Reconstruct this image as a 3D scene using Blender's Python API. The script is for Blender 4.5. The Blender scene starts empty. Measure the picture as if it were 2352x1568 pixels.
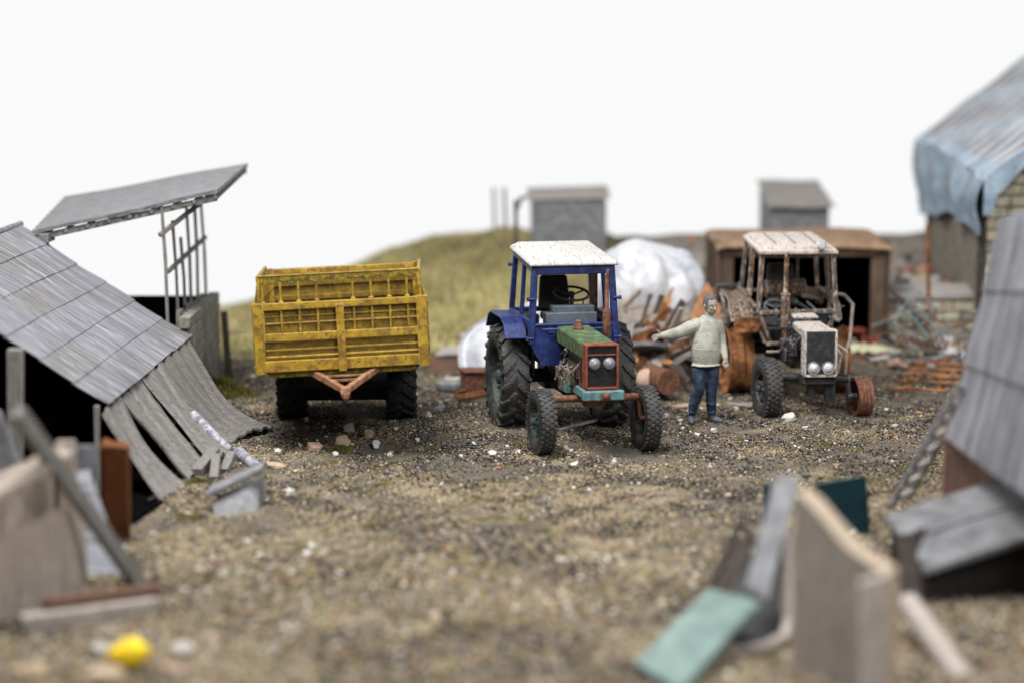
import bpy, bmesh, math, random
import numpy as np
from mathutils import Vector, Matrix, Euler, noise
random.seed(7)
SC = bpy.context.scene
COL = SC.collection
V = Vector
R = math.radians
# ------------------------------------------------------------------ camera
FOC = 5000.0; PITCH = math.atan(690/5000); CH = 6.0
cam = bpy.data.cameras.new('camera'); camo = bpy.data.objects.new('camera', cam); COL.objects.link(camo)
camo.location = (0, 0, CH); camo.rotation_euler = (math.pi/2-PITCH, 0, 0)
cam.lens = 36*FOC/2352; cam.sensor_width = 36; cam.clip_end = 500; cam.clip_start = .5
cam.dof.use_dof = True; cam.dof.focus_distance = 33.0; cam.dof.aperture_fstop = cam.lens/1000/.43
cam.dof.aperture_blades = 9
SC.camera = camo
_F = V((0, math.cos(PITCH), -math.sin(PITCH))); _U = V((0, math.sin(PITCH), math.cos(PITCH)))
def W(px, py, d):
    "point at distance d (along y) seen at that place of the photograph"
    r = _F + V((1, 0, 0))*((px-1176)/FOC) + _U*((784-py)/FOC)
    return V((0, 0, CH)) + r*(d/r.y)
def G(px, py, z=0.0):
    r = _F + V((1, 0, 0))*((px-1176)/FOC) + _U*((784-py)/FOC)
    return V((0, 0, CH)) + r*((z-CH)/r.z)
# ------------------------------------------------------------------ mesh builder
class MB:
    def __init__(s): s.v = []; s.f = []; s.m = []
    def add(s, vs, fs, mi=0):
        o = len(s.v); s.v += [V(p) for p in vs]
        s.f += [tuple(i+o for i in f) for f in fs]; s.m += [mi]*len(fs); return s
    def box(s, c, d, rot=None, mi=0, taper=None):
        x, y, z = d[0]/2, d[1]/2, d[2]/2; t = taper or 1
        vs = [V((-x,-y,-z)),V((x,-y,-z)),V((x,y,-z)),V((-x,y,-z)),V((-x*t,-y*t,z)),V((x*t,-y*t,z)),V((x*t,y*t,z)),V((-x*t,y*t,z))]
        if rot is not None:
            m = Euler(rot).to_matrix(); vs = [m@p for p in vs]
        c = V(c)
        return s.add([p+c for p in vs], [(0,3,2,1),(4,5,6,7),(0,1,5,4),(1,2,6,5),(2,3,7,6),(3,0,4,7)], mi)
    def beam(s, a, b, w, h, up=(0,0,1), mi=0, w2=None, h2=None):
        a, b, up = V(a), V(b), V(up); t = (b-a).normalized()
        r = t.cross(up)
        if r.length < 1e-4: r = t.cross(V((0,1,0)))
        r.normalize(); u = r.cross(t)
        w2 = w if w2 is None else w2; h2 = h if h2 is None else h2
        vs = []
        for p, ww, hh in ((a,w,h),(b,w2,h2)):
            for i, j in ((-1,-1),(1,-1),(1,1),(-1,1)): vs.append(p + r*(i*ww/2) + u*(j*hh/2))
        return s.add(vs, [(0,1,2,3),(7,6,5,4),(0,4,5,1),(1,5,6,2),(2,6,7,3),(3,7,4,0)], mi)
    def tube(s, pts, rad, n=10, mi=0, cap=True):
        pts = [V(p) for p in pts]; rad = rad if isinstance(rad, (list, tuple)) else [rad]*len(pts)
        t = (pts[1]-pts[0]).normalized(); ref = V((0,0,1)) if abs(t.z) < .9 else V((1,0,0))
        r = t.cross(ref).normalized(); vs = []; L = len(pts)
        for i, p in enumerate(pts):
            t = (pts[min(i+1,L-1)]-pts[max(i-1,0)]).normalized()
            r = (r - t*r.dot(t)).normalized(); u = t.cross(r)
            for k in range(n):
                a = 2*math.pi*k/n; vs.append(p + (r*math.cos(a)+u*math.sin(a))*rad[i])
        fs = [(i*n+k, i*n+(k+1)%n, (i+1)*n+(k+1)%n, (i+1)*n+k) for i in range(L-1) for k in range(n)]
        if cap: fs += [tuple(range(n))[::-1], tuple(range((L-1)*n, L*n))]
        return s.add(vs, fs, mi)
    def lathe(s, prof, c, n=40, mi=0, axis='x'):
        "prof: (along, radius)"
        vs = []; c = V(c)
        for a, r in prof:
            for k in range(n):
                t = 2*math.pi*k/n; p = (a, r*math.cos(t), r*math.sin(t))
                if axis == 'z': p = (p[1], p[2], p[0])
                if axis == 'y': p = (p[1], p[0], p[2])
                vs.append(V(p)+c)
        L = len(prof)
        fs = [(i*n+k, (i+1)*n+k, (i+1)*n+(k+1)%n, i*n+(k+1)%n) for i in range(L-1) for k in range(n)]
        return s.add(vs, fs, mi)
    def ell(s, c, r, n=14, m=9, rot=None, mi=0):
        vs = []; c = V(c); M = Euler(rot).to_matrix() if rot else None
        for j in range(m+1):
            ph = math.pi*j/m
            for k in range(n):
                t = 2*math.pi*k/n
                p = V((r[0]*math.sin(ph)*math.cos(t), r[1]*math.sin(ph)*math.sin(t), r[2]*math.cos(ph)))
                vs.append((M@p if M else p)+c)
        fs = [(j*n+k, (j+1)*n+k, (j+1)*n+(k+1)%n, j*n+(k+1)%n) for j in range(m) for k in range(n)]
        return s.add(vs, fs, mi)
    def prism(s, poly, ext, mi=0):
        "poly: list of 3-D points, ext: vector"
        n = len(poly); ext = V(ext); vs = [V(p) for p in poly] + [V(p)+ext for p in poly]
        fs = [tuple(range(n)), tuple(range(2*n-1, n-1, -1))] + [(i, i+n, (i+1)%n+n, (i+1)%n) for i in range(n)]
        return s.add(vs, fs, mi)
    def grid(s, fn, nu, nv, mi=0, thick=0.0):
        "fn(u,v)->point; sheet, with thickness when asked"
        P = [[V(fn(i/nu, j/nv)) for j in range(nv+1)] for i in range(nu+1)]
        w = nv+1; vs = [p for row in P for p in row]
        fs = [(i*w+j, (i+1)*w+j, (i+1)*w+j+1, i*w+j+1) for i in range(nu) for j in range(nv)]
        if thick:
            nn = len(vs); back = []
            for i in range(nu+1):
                for j in range(nv+1):
                    a = P[min(i+1,nu)][j]-P[max(i-1,0)][j]; b = P[i][min(j+1,nv)]-P[i][max(j-1,0)]
                    back.append(P[i][j] - a.cross(b).normalized()*thick)
            vs += back; fs += [tuple(q+nn for q in f[::-1]) for f in fs]
            for i in range(nu):
                for j in (0, nv):
                    a, b = i*w+j, (i+1)*w+j; fs.append((a, b, b+nn, a+nn) if j else (b, a, a+nn, b+nn))
            for j in range(nv):
                for i in (0, nu):
                    a, b = i*w+j, i*w+j+1; fs.append((a, b, b+nn, a+nn) if not i else (b, a, a+nn, b+nn))
        return s.add(vs, fs, mi)
    def xf(s, M, start=0):
        for i in range(start, len(s.v)): s.v[i] = M@s.v[i]
        return s
    def build(s, name, mats, parent=None, off=None, bevel=0, smooth=35, jit=0, sub=0, label=None, seg=2):
        me = bpy.data.meshes.new(name); off = V(off) if off is not None else V((0,0,0))
        vv = [p-off for p in s.v]
        if jit: vv = [p+V([random.uniform(-jit, jit) for _ in range(3)]) for p in vv]
        me.from_pydata([tuple(p) for p in vv], [], s.f)
        if not isinstance(mats, (list, tuple)): mats = [mats]
        for m in mats: me.materials.append(m)
        me.polygons.foreach_set('material_index', s.m)
        bm = bmesh.new(); bm.from_mesh(me)
        bmesh.ops.recalc_face_normals(bm, faces=bm.faces); bm.to_mesh(me); bm.free()
        if smooth:
            me.polygons.foreach_set('use_smooth', [True]*len(me.polygons))
            me.set_sharp_from_angle(angle=R(smooth))
        me.update()
        o = bpy.data.objects.new(name, me); COL.objects.link(o)
        if parent is not None: o.parent = parent
        if bevel:
            b = o.modifiers.new('bevel', 'BEVEL'); b.width = bevel; b.segments = seg; b.limit_method = 'ANGLE'; b.angle_limit = R(40)
        if label: o['label'] = label
        return o
def tag(o, label=None, cat=None, group=None, kind=None):
    if label: o['label'] = label
    if cat: o['category'] = cat
    if group: o['group'] = group
    if kind: o['kind'] = kind
    return o
def thing(name, label, cat, loc=(0,0,0), rz=0, group=None):
    o = bpy.data.objects.new(name, None); COL.objects.link(o); o.empty_display_size = .2
    o.location = loc; o.rotation_euler = (0, 0, rz)
    return tag(o, label, cat, group)
def single(name, mb, mats, label, cat, group=None, **k):
    xs = [p.x for p in mb.v]; ys = [p.y for p in mb.v]; zs = [p.z for p in mb.v]
    off = V(((min(xs)+max(xs))/2, (min(ys)+max(ys))/2, min(zs)))
    o = mb.build(name, mats, off=off, **k); o.location = off
    return tag(o, label, cat, group)
# ------------------------------------------------------------------ materials
def _n(nt, t, **k):
    n = nt.nodes.new(t)
    for a, b in k.items(): setattr(n, a, b)
    return n
def rgb(c): return (c[0], c[1], c[2], 1)
def mat(name, cols, scale=6, stretch=(1,1,1), chip=None, chip_amt=.42, chip_scale=30, edge=None, edge_amt=.6, edge_r=.012,
        rough=.75, spec=.25, bump=.25, bump_scale=60, bump_stretch=None, metal=0, speck=None, speck_scale=120, speck_amt=.3, dist=.02, trans=0):
    m = bpy.data.materials.new(name); m.use_nodes = True; nt = m.node_tree; L = nt.links.new
    nt.nodes.clear(); out = _n(nt, 'ShaderNodeOutputMaterial'); b = _n(nt, 'ShaderNodeBsdfPrincipled'); L(b.outputs[0], out.inputs[0])
    tc = _n(nt, 'ShaderNodeTexCoord'); mp = _n(nt, 'ShaderNodeMapping'); mp.inputs['Scale'].default_value = stretch
    L(tc.outputs['Object'], mp.inputs[0])
    n1 = _n(nt, 'ShaderNodeTexNoise'); n1.inputs['Scale'].default_value = scale; n1.inputs['Detail'].default_value = 6; n1.inputs['Roughness'].default_value = .65
    L(mp.outputs[0], n1.inputs[0])
    cr = _n(nt, 'ShaderNodeValToRGB'); L(n1.outputs[0], cr.inputs[0]); e = cr.color_ramp.elements
    k = len(cols)
    while len(e) < k: e.new(.5)
    for i, c in enumerate(cols):
        e[i].position = .36 + .28*i/max(1, k-1); e[i].color = rgb(c)
    last = cr.outputs[0]
    def mixin(fac, c):
        nonlocal last
        mx = _n(nt, 'ShaderNodeMix', data_type='RGBA'); L(fac, mx.inputs[0]); L(last, mx.inputs[6]); mx.inputs[7].default_value = rgb(c); last = mx.outputs[2]
    def mask(sc, thr, soft=.06, st=False, det=5):
        n = _n(nt, 'ShaderNodeTexNoise'); n.inputs['Scale'].default_value = sc; n.inputs['Detail'].default_value = det; n.inputs['Roughness'].default_value = .7
        L(mp.outputs[0] if st else tc.outputs['Object'], n.inputs[0])
        r = _n(nt, 'ShaderNodeMapRange'); L(n.outputs[0], r.inputs[0]); r.inputs[1].default_value = thr; r.inputs[2].default_value = thr+soft
        return r.outputs[0]
    if chip: mixin(mask(chip_scale, 1-chip_amt), chip) if not isinstance(chip, list) else [mixin(mask(chip_scale*(1+.7*i), 1-chip_amt, st=True), c) for i, c in enumerate(chip)]
    if speck: mixin(mask(speck_scale, 1-speck_amt, .04, det=2), speck)
    if edge:
        bv = _n(nt, 'ShaderNodeBevel', samples=4); bv.inputs[0].default_value = edge_r
        ge = _n(nt, 'ShaderNodeNewGeometry'); d = _n(nt, 'ShaderNodeVectorMath', operation='DOT_PRODUCT')
        L(bv.outputs[0], d.inputs[0]); L(ge.outputs['Normal'], d.inputs[1])
        r = _n(nt, 'ShaderNodeMapRange'); L(d.outputs['Value'], r.inputs[0])
        r.inputs[1].default_value = .985; r.inputs[2].default_value = .90; r.inputs[3].default_value = 0; r.inputs[4].default_value = 1
        mm = _n(nt, 'ShaderNodeMath', operation='MULTIPLY'); L(r.outputs[0], mm.inputs[0]); L(mask(18, .62-edge_amt*.4, .2), mm.inputs[1])
        mixin(mm.outputs[0], edge)
    L(last, b.inputs['Base Color'])
    b.inputs['Roughness'].default_value = rough; b.inputs['Specular IOR Level'].default_value = spec; b.inputs['Metallic'].default_value = metal
    if trans: b.inputs['Transmission Weight'].default_value = trans
    if bump:
        n2 = _n(nt, 'ShaderNodeTexNoise'); n2.inputs['Scale'].default_value = bump_scale; n2.inputs['Detail'].default_value = 4
        if bump_stretch:
            m2 = _n(nt, 'ShaderNodeMapping'); m2.inputs['Scale'].default_value = bump_stretch; L(tc.outputs['Object'], m2.inputs[0]); L(m2.outputs[0], n2.inputs[0])
        else: L(mp.outputs[0], n2.inputs[0])
        bp = _n(nt, 'ShaderNodeBump'); bp.inputs['Strength'].default_value = bump; bp.inputs['Distance'].default_value = dist
        L(n2.outputs[0], bp.inputs['Height']); L(bp.outputs[0], b.inputs['Normal'])
    return m
def shades(c, d=.35): return [tuple(x*(1-d) for x in c), c, tuple(min(1, x*(1+d)) for x in c)]
M = {}
M['blue'] = mat('blue_paint', [(.007,.011,.05),(.010,.021,.11),(.018,.040,.18)], 9, chip=(.05,.07,.12), chip_amt=.40, edge=(.10,.16,.38), rough=.45, spec=.4, bump=.3)
M['roof_white'] = mat('chipped_white_paint', [(.36,.35,.33),(.60,.59,.57),(.48,.47,.45)], 4, (12,1.2,1), chip=[(.24,.22,.20),(.30,.28,.26)], chip_amt=.43, chip_scale=3.5, edge=(.16,.14,.12), edge_r=.05, rough=.7, bump=.6, bump_scale=25)
M['green'] = mat('faded_green_paint', [(.04,.07,.035),(.07,.12,.06),(.12,.19,.095)], 8, chip=(.16,.09,.04), chip_amt=.43, chip_scale=14, edge=(.25,.36,.16), rough=.7, bump=.3)
M['red'] = mat('faded_red_paint', [(.12,.028,.018),(.22,.048,.03),(.30,.085,.055)], 10, chip=(.10,.05,.04), edge=(.48,.20,.14), rough=.7)
M['ashroof'] = mat('ash_roof', [(.34,.29,.25),(.55,.51,.47),(.66,.63,.60)], 10, (4,1,1), chip=[(.26,.12,.05),(.40,.33,.27)], chip_amt=.41, chip_scale=6, edge=(.30,.13,.045), edge_r=.06, rough=.6, bump=.5)
M['lidgrey'] = mat('dull_grey_lid', [(.10,.10,.105),(.15,.15,.157),(.20,.20,.21)], 3, rough=.7, bump=.2)
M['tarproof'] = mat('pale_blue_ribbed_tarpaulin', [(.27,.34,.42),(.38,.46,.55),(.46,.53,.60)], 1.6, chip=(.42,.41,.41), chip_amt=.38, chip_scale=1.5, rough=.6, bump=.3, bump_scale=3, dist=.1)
M['teal'] = mat('teal_paint', [(.05,.13,.14),(.10,.24,.25),(.16,.31,.30)], 12, chip=(.14,.08,.05), chip_amt=.45, edge=(.25,.42,.40), rough=.7)
M['rustpipe'] = mat('brown_rust', [(.08,.035,.025),(.15,.065,.04),(.22,.11,.07)], 14, edge=(.32,.18,.11), rough=.85)
M['rust'] = mat('orange_rust', [(.06,.028,.016),(.20,.075,.025),(.38,.16,.055)], 5, chip=(.06,.03,.02), chip_amt=.42, chip_scale=12, edge=(.42,.26,.16), rough=.7, bump=.5)
M['burnt'] = mat('burnt_metal', [(.018,.014,.014),(.075,.042,.028),(.30,.21,.14)], 7, (4,4,1), chip=[(.34,.12,.03),(.60,.56,.50)], chip_amt=.43, chip_scale=4, edge=(.68,.64,.58), edge_amt=1.0, edge_r=.02, rough=.6, spec=.4, bump=.5)
M['burntblk'] = mat('scorched_black', [(.012,.012,.013),(.022,.022,.024),(.05,.048,.046)], 12, edge=(.34,.34,.35), edge_r=.02, edge_amt=.9, rough=.5, spec=.4, bump=.4, speck=(.3,.3,.3), speck_amt=.24)
M['ash'] = mat('ash_white_paint', [(.30,.25,.21),(.58,.54,.50),(.70,.67,.64)], 16, (3,1,1), chip=[(.26,.10,.035),(.07,.05,.04)], chip_amt=.45, chip_scale=14, edge=(.82,.80,.77), rough=.6, bump=.5)
M['tyre'] = mat('dusty_rubber', [(.014,.014,.015),(.028,.027,.027),(.06,.058,.055)], 5, chip=(.10,.095,.088), chip_amt=.42, chip_scale=14, edge=(.11,.107,.10), edge_r=.012, edge_amt=.7, rough=.6, spec=.4, bump=.5, bump_scale=40, speck=(.25,.23,.20), speck_amt=.24)
M['tyreblk'] = mat('black_rubber', [(.006,.006,.006),(.012,.012,.012),(.02,.02,.02)], 5, rough=.7, bump=.4)
M['black'] = mat('matt_black', [(.010,.010,.010),(.018,.018,.018)], 8, rough=.55, spec=.3, edge=(.07,.07,.07))
M['void'] = mat('interior_shade_black', [(.002,.002,.002),(.004,.004,.004)], 4, rough=1, spec=0, bump=0)  # near-black colour that stands in for the shade inside buildings
M['dash'] = mat('slate_grey_paint', [(.07,.085,.10),(.11,.13,.155)], 10, edge=(.24,.27,.30), rough=.6)
M['engine'] = mat('greasy_metal', [(.03,.025,.022),(.10,.08,.065),(.26,.23,.20)], 18, chip=(.22,.11,.06), edge=(.35,.30,.26), rough=.5, spec=.5)
M['lamp'] = mat('frosted_lamp_glass', [(.16,.16,.18),(.24,.24,.27)], 30, rough=.3, spec=.6, bump=.1)
M['lampw'] = mat('bright_lamp_glass', [(.35,.37,.42),(.70,.70,.74)], 25, rough=.2, spec=.7, bump=.2)
M['grille'] = mat('dark_grille', [(.012,.012,.013),(.026,.025,.025)], 20, rough=.8, bump=.8, bump_scale=120, speck=(.10,.09,.08), speck_amt=.26)
M['rimteal'] = mat('dirty_teal_rim', [(.02,.04,.04),(.045,.08,.075),(.11,.115,.095)], 9, chip=(.20,.18,.14), rough=.8)
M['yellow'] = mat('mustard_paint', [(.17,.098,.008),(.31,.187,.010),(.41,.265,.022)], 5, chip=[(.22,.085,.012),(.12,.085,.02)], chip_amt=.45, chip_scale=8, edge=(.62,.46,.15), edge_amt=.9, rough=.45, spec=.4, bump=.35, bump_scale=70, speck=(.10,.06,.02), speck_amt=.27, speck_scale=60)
M['yellowrec'] = mat('washed_and_shaded_mustard', [(.08,.05,.007),(.16,.10,.009),(.25,.155,.014)], 7, chip=[(.15,.06,.012),(.08,.06,.02)], chip_amt=.44, chip_scale=9, rough=.5, bump=.4)  # olive wash on the front recess, painted-in shade on the tail
M['yellowdk'] = mat('soiled_mustard_paint', [(.06,.045,.012),(.15,.11,.015),(.30,.20,.012)], 14, chip=(.05,.035,.02), rough=.6, bump=.5)
M['drawbar'] = mat('rusty_drawbar', [(.13,.055,.03),(.26,.12,.06),(.36,.20,.12)], 10, edge=(.50,.34,.22), rough=.75, bump=.5)
for i, c in enumerate([(.19,.192,.213),(.178,.178,.190),(.212,.216,.238),(.178,.172,.172)]):
    M['tin%d' % i] = mat('weathered_tin_sheet', [tuple(x*.55 for x in c), c, tuple(x*1.25 for x in c)], 2.0, (.22,9,.22), chip=[(.085,.08,.085),(.33,.345,.385)], chip_amt=.45, chip_scale=2.6, rough=.6, spec=.3, bump=.35, bump_scale=30, speck=(.30,.24,.17), speck_amt=.27, speck_scale=40)
TIN = [M['tin%d' % i] for i in range(4)]
def wood(name, c, st=(9,9,1), **k):
    kk = dict(scale=3, stretch=st, chip=[tuple(x*.33 for x in c), tuple(min(1,x*1.5) for x in c)], chip_amt=.42, chip_scale=5, rough=.85, spec=.15, bump=.7, bump_scale=10); kk.update(k)
    return mat(name, shades(c, .28), **kk)
M['greywood'] = wood('grey_driftwood', (.175,.165,.155), st=(1.6,14,1.6), chip_amt=.46)
M['greypost'] = wood('grey_post_wood', (.20,.19,.175))
M['greyslab'] = wood('grey_slab_wood', (.215,.215,.225), st=(1.2,14,1.2))
M['tanboard'] = wood('tan_board', (.34,.285,.24))
M['taupe'] = wood('taupe_board', (.34,.30,.265), bump=.4)
M['taupeedge'] = wood('sandy_board_edge', (.36,.29,.215), bump=.4)
M['terracotta'] = wood('terracotta_board', (.34,.215,.165))
M['brownpost'] = wood('red_brown_post', (.17,.065,.028))
M['redbrown'] = wood('red_brown_timber', (.13,.075,.055), st=(1,9,9))
M['scrapwood'] = wood('splintered_orange_wood', (.38,.19,.08), st=(4,4,4))
M['scrapdark'] = wood('dark_scrap', (.06,.05,.045), st=(4,4,4))
M['greymetal'] = mat('grey_sheet_metal', [(.13,.13,.138),(.19,.19,.198),(.26,.26,.27)], 5, edge=(.45,.45,.46), rough=.6, bump=.3)
M['pole'] = mat('whitewashed_pole', [(.14,.14,.165),(.32,.32,.36),(.48,.48,.52)], 9, chip=(.12,.12,.13), rough=.7, bump=.6)
M['block'] = mat('concrete_block', [(.16,.15,.125),(.25,.235,.20),(.33,.31,.27)], 5, rough=.9, bump=.5, speck=(.10,.09,.07), speck_amt=.27)
M['stone'] = mat('pale_field_stone', [(.30,.27,.19),(.46,.42,.31),(.58,.53,.42)], 3, rough=.9, bump=.5)
M['stonedk'] = mat('dark_mortar', [(.05,.045,.035),(.09,.08,.06)], 5, rough=1)  # dark mortar core behind the stone joints
M['rubgrey'] = mat('grey_rubble', [(.17,.155,.14),(.28,.255,.23),(.40,.37,.33)], 4, rough=.9, bump=.5)
M['rubred'] = mat('brick_rubble', [(.24,.12,.08),(.38,.21,.14),(.45,.30,.22)], 6, rough=.9, bump=.5)
M['conc'] = mat('pale_concrete', [(.32,.30,.28),(.42,.39,.37)], 5, rough=.9, bump=.3)
M['garage'] = mat('brown_rusted_box', [(.055,.036,.026),(.10,.064,.045),(.15,.10,.072)], 3, (1,1,.5), chip=(.09,.055,.035), rough=.85, bump=.5)
M['garagetop'] = mat('tan_rust_roof', [(.22,.14,.085),(.31,.20,.125),(.39,.27,.18)], 3, chip=(.16,.09,.05), rough=.85, bump=.4)
M['plastic'] = mat('white_plastic_sheet', [(.36,.38,.43),(.54,.55,.58),(.64,.64,.65)], 1.6, rough=.35, spec=.5, bump=.5, bump_scale=2.5, dist=.15)
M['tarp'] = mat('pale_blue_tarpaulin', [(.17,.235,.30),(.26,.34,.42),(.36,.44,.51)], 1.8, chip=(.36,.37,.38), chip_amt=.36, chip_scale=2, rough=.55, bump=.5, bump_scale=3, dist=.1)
M['tarprib'] = mat('sandy_roof_rib', [(.36,.26,.19),(.44,.34,.27)], 4, rough=.8)
M['barnwall'] = wood('brown_grey_render', (.24,.215,.175), st=(1,1,1), bump=.3)
M['mintpaint'] = mat('mint_green_paint', [(.115,.17,.155),(.15,.215,.198),(.19,.26,.24)], 3, rough=.6, bump=.2)
M['darkteal'] = mat('dark_teal_paint', [(.004,.022,.030),(.008,.038,.050)], 4, rough=.45, bump=.2)
M['concred'] = mat('faded_red_edge', [(.14,.07,.055),(.22,.12,.09)], 4, rough=.9)
M['yellowthing'] = mat('bright_yellow_petal', [(.72,.48,.006),(.88,.66,.02)], 5, rough=.6, bump=.2)
M['skin'] = mat('painted_skin', [(.30,.265,.21),(.37,.325,.26)], 6, rough=.7, bump=.12)
M['hair'] = mat('grey_painted_hair', [(.075,.076,.082),(.13,.132,.14)], 30, rough=.7, bump=.4)
M['sweater'] = mat('cream_painted_sweater', [(.25,.25,.215),(.36,.355,.30),(.43,.42,.36)], 5, chip=(.15,.15,.12), chip_amt=.38, chip_scale=9, rough=.75, bump=.35, bump_scale=40)
M['jeans'] = mat('dark_blue_jeans', [(.010,.016,.030),(.020,.034,.062),(.055,.075,.11)], 7, rough=.65, bump=.3, speck=(.12,.14,.17), speck_amt=.26)
M['shoe'] = mat('grey_shoe', [(.06,.065,.08),(.12,.125,.15)], 12, rough=.7)
M['moss'] = mat('green_moss', [(.05,.065,.012),(.11,.13,.03),(.20,.20,.06)], 3, rough=1, bump=0, spec=.05)
M['wire'] = mat('teal_grey_wire', [(.12,.17,.165),(.24,.28,.28)], 9, rough=.6, bump=.1)
M['whitechip'] = mat('white_stone_chip', [(.42,.39,.35),(.62,.59,.55)], 6, rough=.8, bump=.3)
M['tanchip'] = mat('tan_stone_chip', [(.34,.25,.16),(.46,.36,.26)], 9, rough=.85, bump=.4)
M['pinkchip'] = mat('pinkish_chip', [(.40,.27,.20),(.50,.36,.29)], 9, rough=.85, bump=.4)
M['cloth'] = mat('pale_yellow_rag', [(.45,.44,.28),(.62,.62,.45)], 4, rough=.8)
# ------------------------------------------------------------------ terrain
_TX = np.array([-16,-10,-7.25,-5,-3.7,-2.9,-1.83,-.9,-.17,.6,2.3,4.4,9.6,16.])
_TZ = np.array([-.9,-.6,-.38,.02,.60,.98,1.27,1.40,1.58,1.45,1.3,1.38,1.42,1.5])
def _ss(t): t = np.clip(t, 0, 1); return t*t*(3-2*t)
def hgt(x, y):
    x = np.asarray(x, float); y = np.asarray(y, float)
    h = .035*np.sin(1.3*x+.7*y)*np.sin(.9*y-.4*x) + .02*np.sin(3.1*x-1.7*y+1) + .012*np.sin(6.3*x+2.2)*np.sin(5.1*y)
    h = h + .05*np.exp(-((x+3.9)**2/1.2+(y-29)**2/4))
    top = np.interp(x, _TX, _TZ)
    st = np.interp(x, [-16,2,3.5,16],[41.5,42.3,46.3,46.3]); ln = np.interp(x, [-16,2,3.5,16],[10,9,5,5])
    r = _ss((y-st)/ln)*top
    r = r + np.where(y > 52, -_ss((y-52)/4)*(top+3), 0)
    ter = _ss((y-43.95)/.35)*_ss((x-7.25)/.3)*.9
    rr = np.where((x > 7) & (y < 52.5), np.maximum(r, ter), r)
    lump = .09*np.sin(.9*x+1)*np.sin(.8*y)*_ss((y-42)/3)
    return h + rr + lump
def hz(x, y): return float(hgt(x, y))
x0, x1, y0, y1, st = -16., 16., 12., 57., .1
nx = int((x1-x0)/st)+1; ny = int((y1-y0)/st)+1
gx, gy = np.meshgrid(np.linspace(x0, x1, nx), np.linspace(y0, y1, ny), indexing='ij')
rs = np.random.RandomState(3)
gz = hgt(gx, gy) + rs.uniform(-.008, .008, gx.shape)
me = bpy.data.meshes.new('ground'); co = np.stack([gx, gy, gz], -1).reshape(-1, 3).astype('f')
ii = np.arange(nx*ny).reshape(nx, ny); q = np.stack([ii[:-1,:-1], ii[1:,:-1], ii[1:,1:], ii[:-1,1:]], -1).reshape(-1, 4)
me.vertices.add(len(co)); me.vertices.foreach_set('co', co.ravel())
me.loops.add(q.size); me.loops.foreach_set('vertex_index', q.ravel().astype('i'))
me.polygons.add(len(q)); me.polygons.foreach_set('loop_start', np.arange(0, q.size, 4, dtype='i'))
me.update(calc_edges=True); me.polygons.foreach_set('use_smooth', [True]*len(q))
ground = bpy.data.objects.new('ground', me); COL.objects.link(ground); ground['kind'] = 'structure'
# soil: dark ash-like grit, tan sandy patches, mossy hill behind
m = bpy.data.materials.new('soil'); m.use_nodes = True; nt = m.node_tree; L = nt.links.new
b = nt.nodes['Principled BSDF']; b.inputs['Roughness'].default_value = 1; b.inputs['Specular IOR Level'].default_value = 0
tc = _n(nt, 'ShaderNodeTexCoord')
def nz(sc, det=6, rough=.65):
    n = _n(nt, 'ShaderNodeTexNoise'); n.inputs['Scale'].default_value = sc; n.inputs['Detail'].default_value = det; n.inputs['Roughness'].default_value = rough; L(tc.outputs['Object'], n.inputs[0]); return n.outputs[0]
def ramp(f, stops):
    r = _n(nt, 'ShaderNodeValToRGB'); L(f, r.inputs[0]); e = r.color_ramp.elements
    while len(e) < len(stops): e.new(.5)
    for i, (p, c) in enumerate(stops): e[i].position = p; e[i].color = rgb(c)
    return r.outputs[0]
def mixc(f, a, b2):
    x = _n(nt, 'ShaderNodeMix', data_type='RGBA'); L(f, x.inputs[0]); L(a, x.inputs[6]); L(b2, x.inputs[7]); return x.outputs[2]
fine = ramp(nz(26, 8, .85), [(.34,(.025,.023,.022)),(.45,(.085,.075,.065)),(.55,(.16,.138,.112)),(.68,(.40,.35,.28))])
sand = ramp(nz(20, 8, .85), [(.34,(.07,.055,.042)),(.48,(.22,.175,.118)),(.66,(.46,.38,.27))])
f1 = _n(nt, 'ShaderNodeMapRange'); sy0 = _n(nt, 'ShaderNodeSeparateXYZ'); L(tc.outputs['Object'], sy0.inputs[0]); yr = _n(nt, 'ShaderNodeMapRange'); L(sy0.outputs[1], yr.inputs[0]); yr.inputs[1].default_value = 26; yr.inputs[2].default_value = 33; yr.inputs[3].default_value = .06; yr.inputs[4].default_value = -.05
ad = _n(nt, 'ShaderNodeMath', operation='ADD'); L(nz(.55, 5), ad.inputs[0]); L(yr.outputs[0], ad.inputs[1]); L(ad.outputs[0], f1.inputs[0]); f1.inputs[1].default_value = .47; f1.inputs[2].default_value = .57
soil = mixc(f1.outputs[0], fine, sand)
hill = ramp(nz(.9, 8, .7), [(.34,(.16,.13,.06)),(.46,(.30,.26,.10)),(.56,(.44,.39,.15)),(.68,(.50,.43,.24))])
sx = _n(nt, 'ShaderNodeSeparateXYZ'); L(tc.outputs['Object'], sx.inputs[0])
w1 = _n(nt, 'ShaderNodeMapRange'); L(sx.outputs[1], w1.inputs[0]); w1.inputs[1].default_value = 40.6; w1.inputs[2].default_value = 42.6
w2 = _n(nt, 'ShaderNodeMapRange'); L(sx.outputs[0], w2.inputs[0]); w2.inputs[1].default_value = 2.2; w2.inputs[2].default_value = .6
mu = _n(nt, 'ShaderNodeMath', operation='MULTIPLY'); L(w1.outputs[0], mu.inputs[0]); L(w2.outputs[0], mu.inputs[1])
rub = ramp(nz(5, 6, .8), [(.36,(.10,.085,.07)),(.5,(.27,.24,.205)),(.62,(.44,.40,.35))]); w3 = _n(nt, 'ShaderNodeMapRange'); L(sx.outputs[1], w3.inputs[0]); w3.inputs[1].default_value = 43.6; w3.inputs[2].default_value = 45.5; soil2 = mixc(w3.outputs[0], soil, rub)
L(mixc(mu.outputs[0], soil2, hill), b.inputs['Base Color'])
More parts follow.
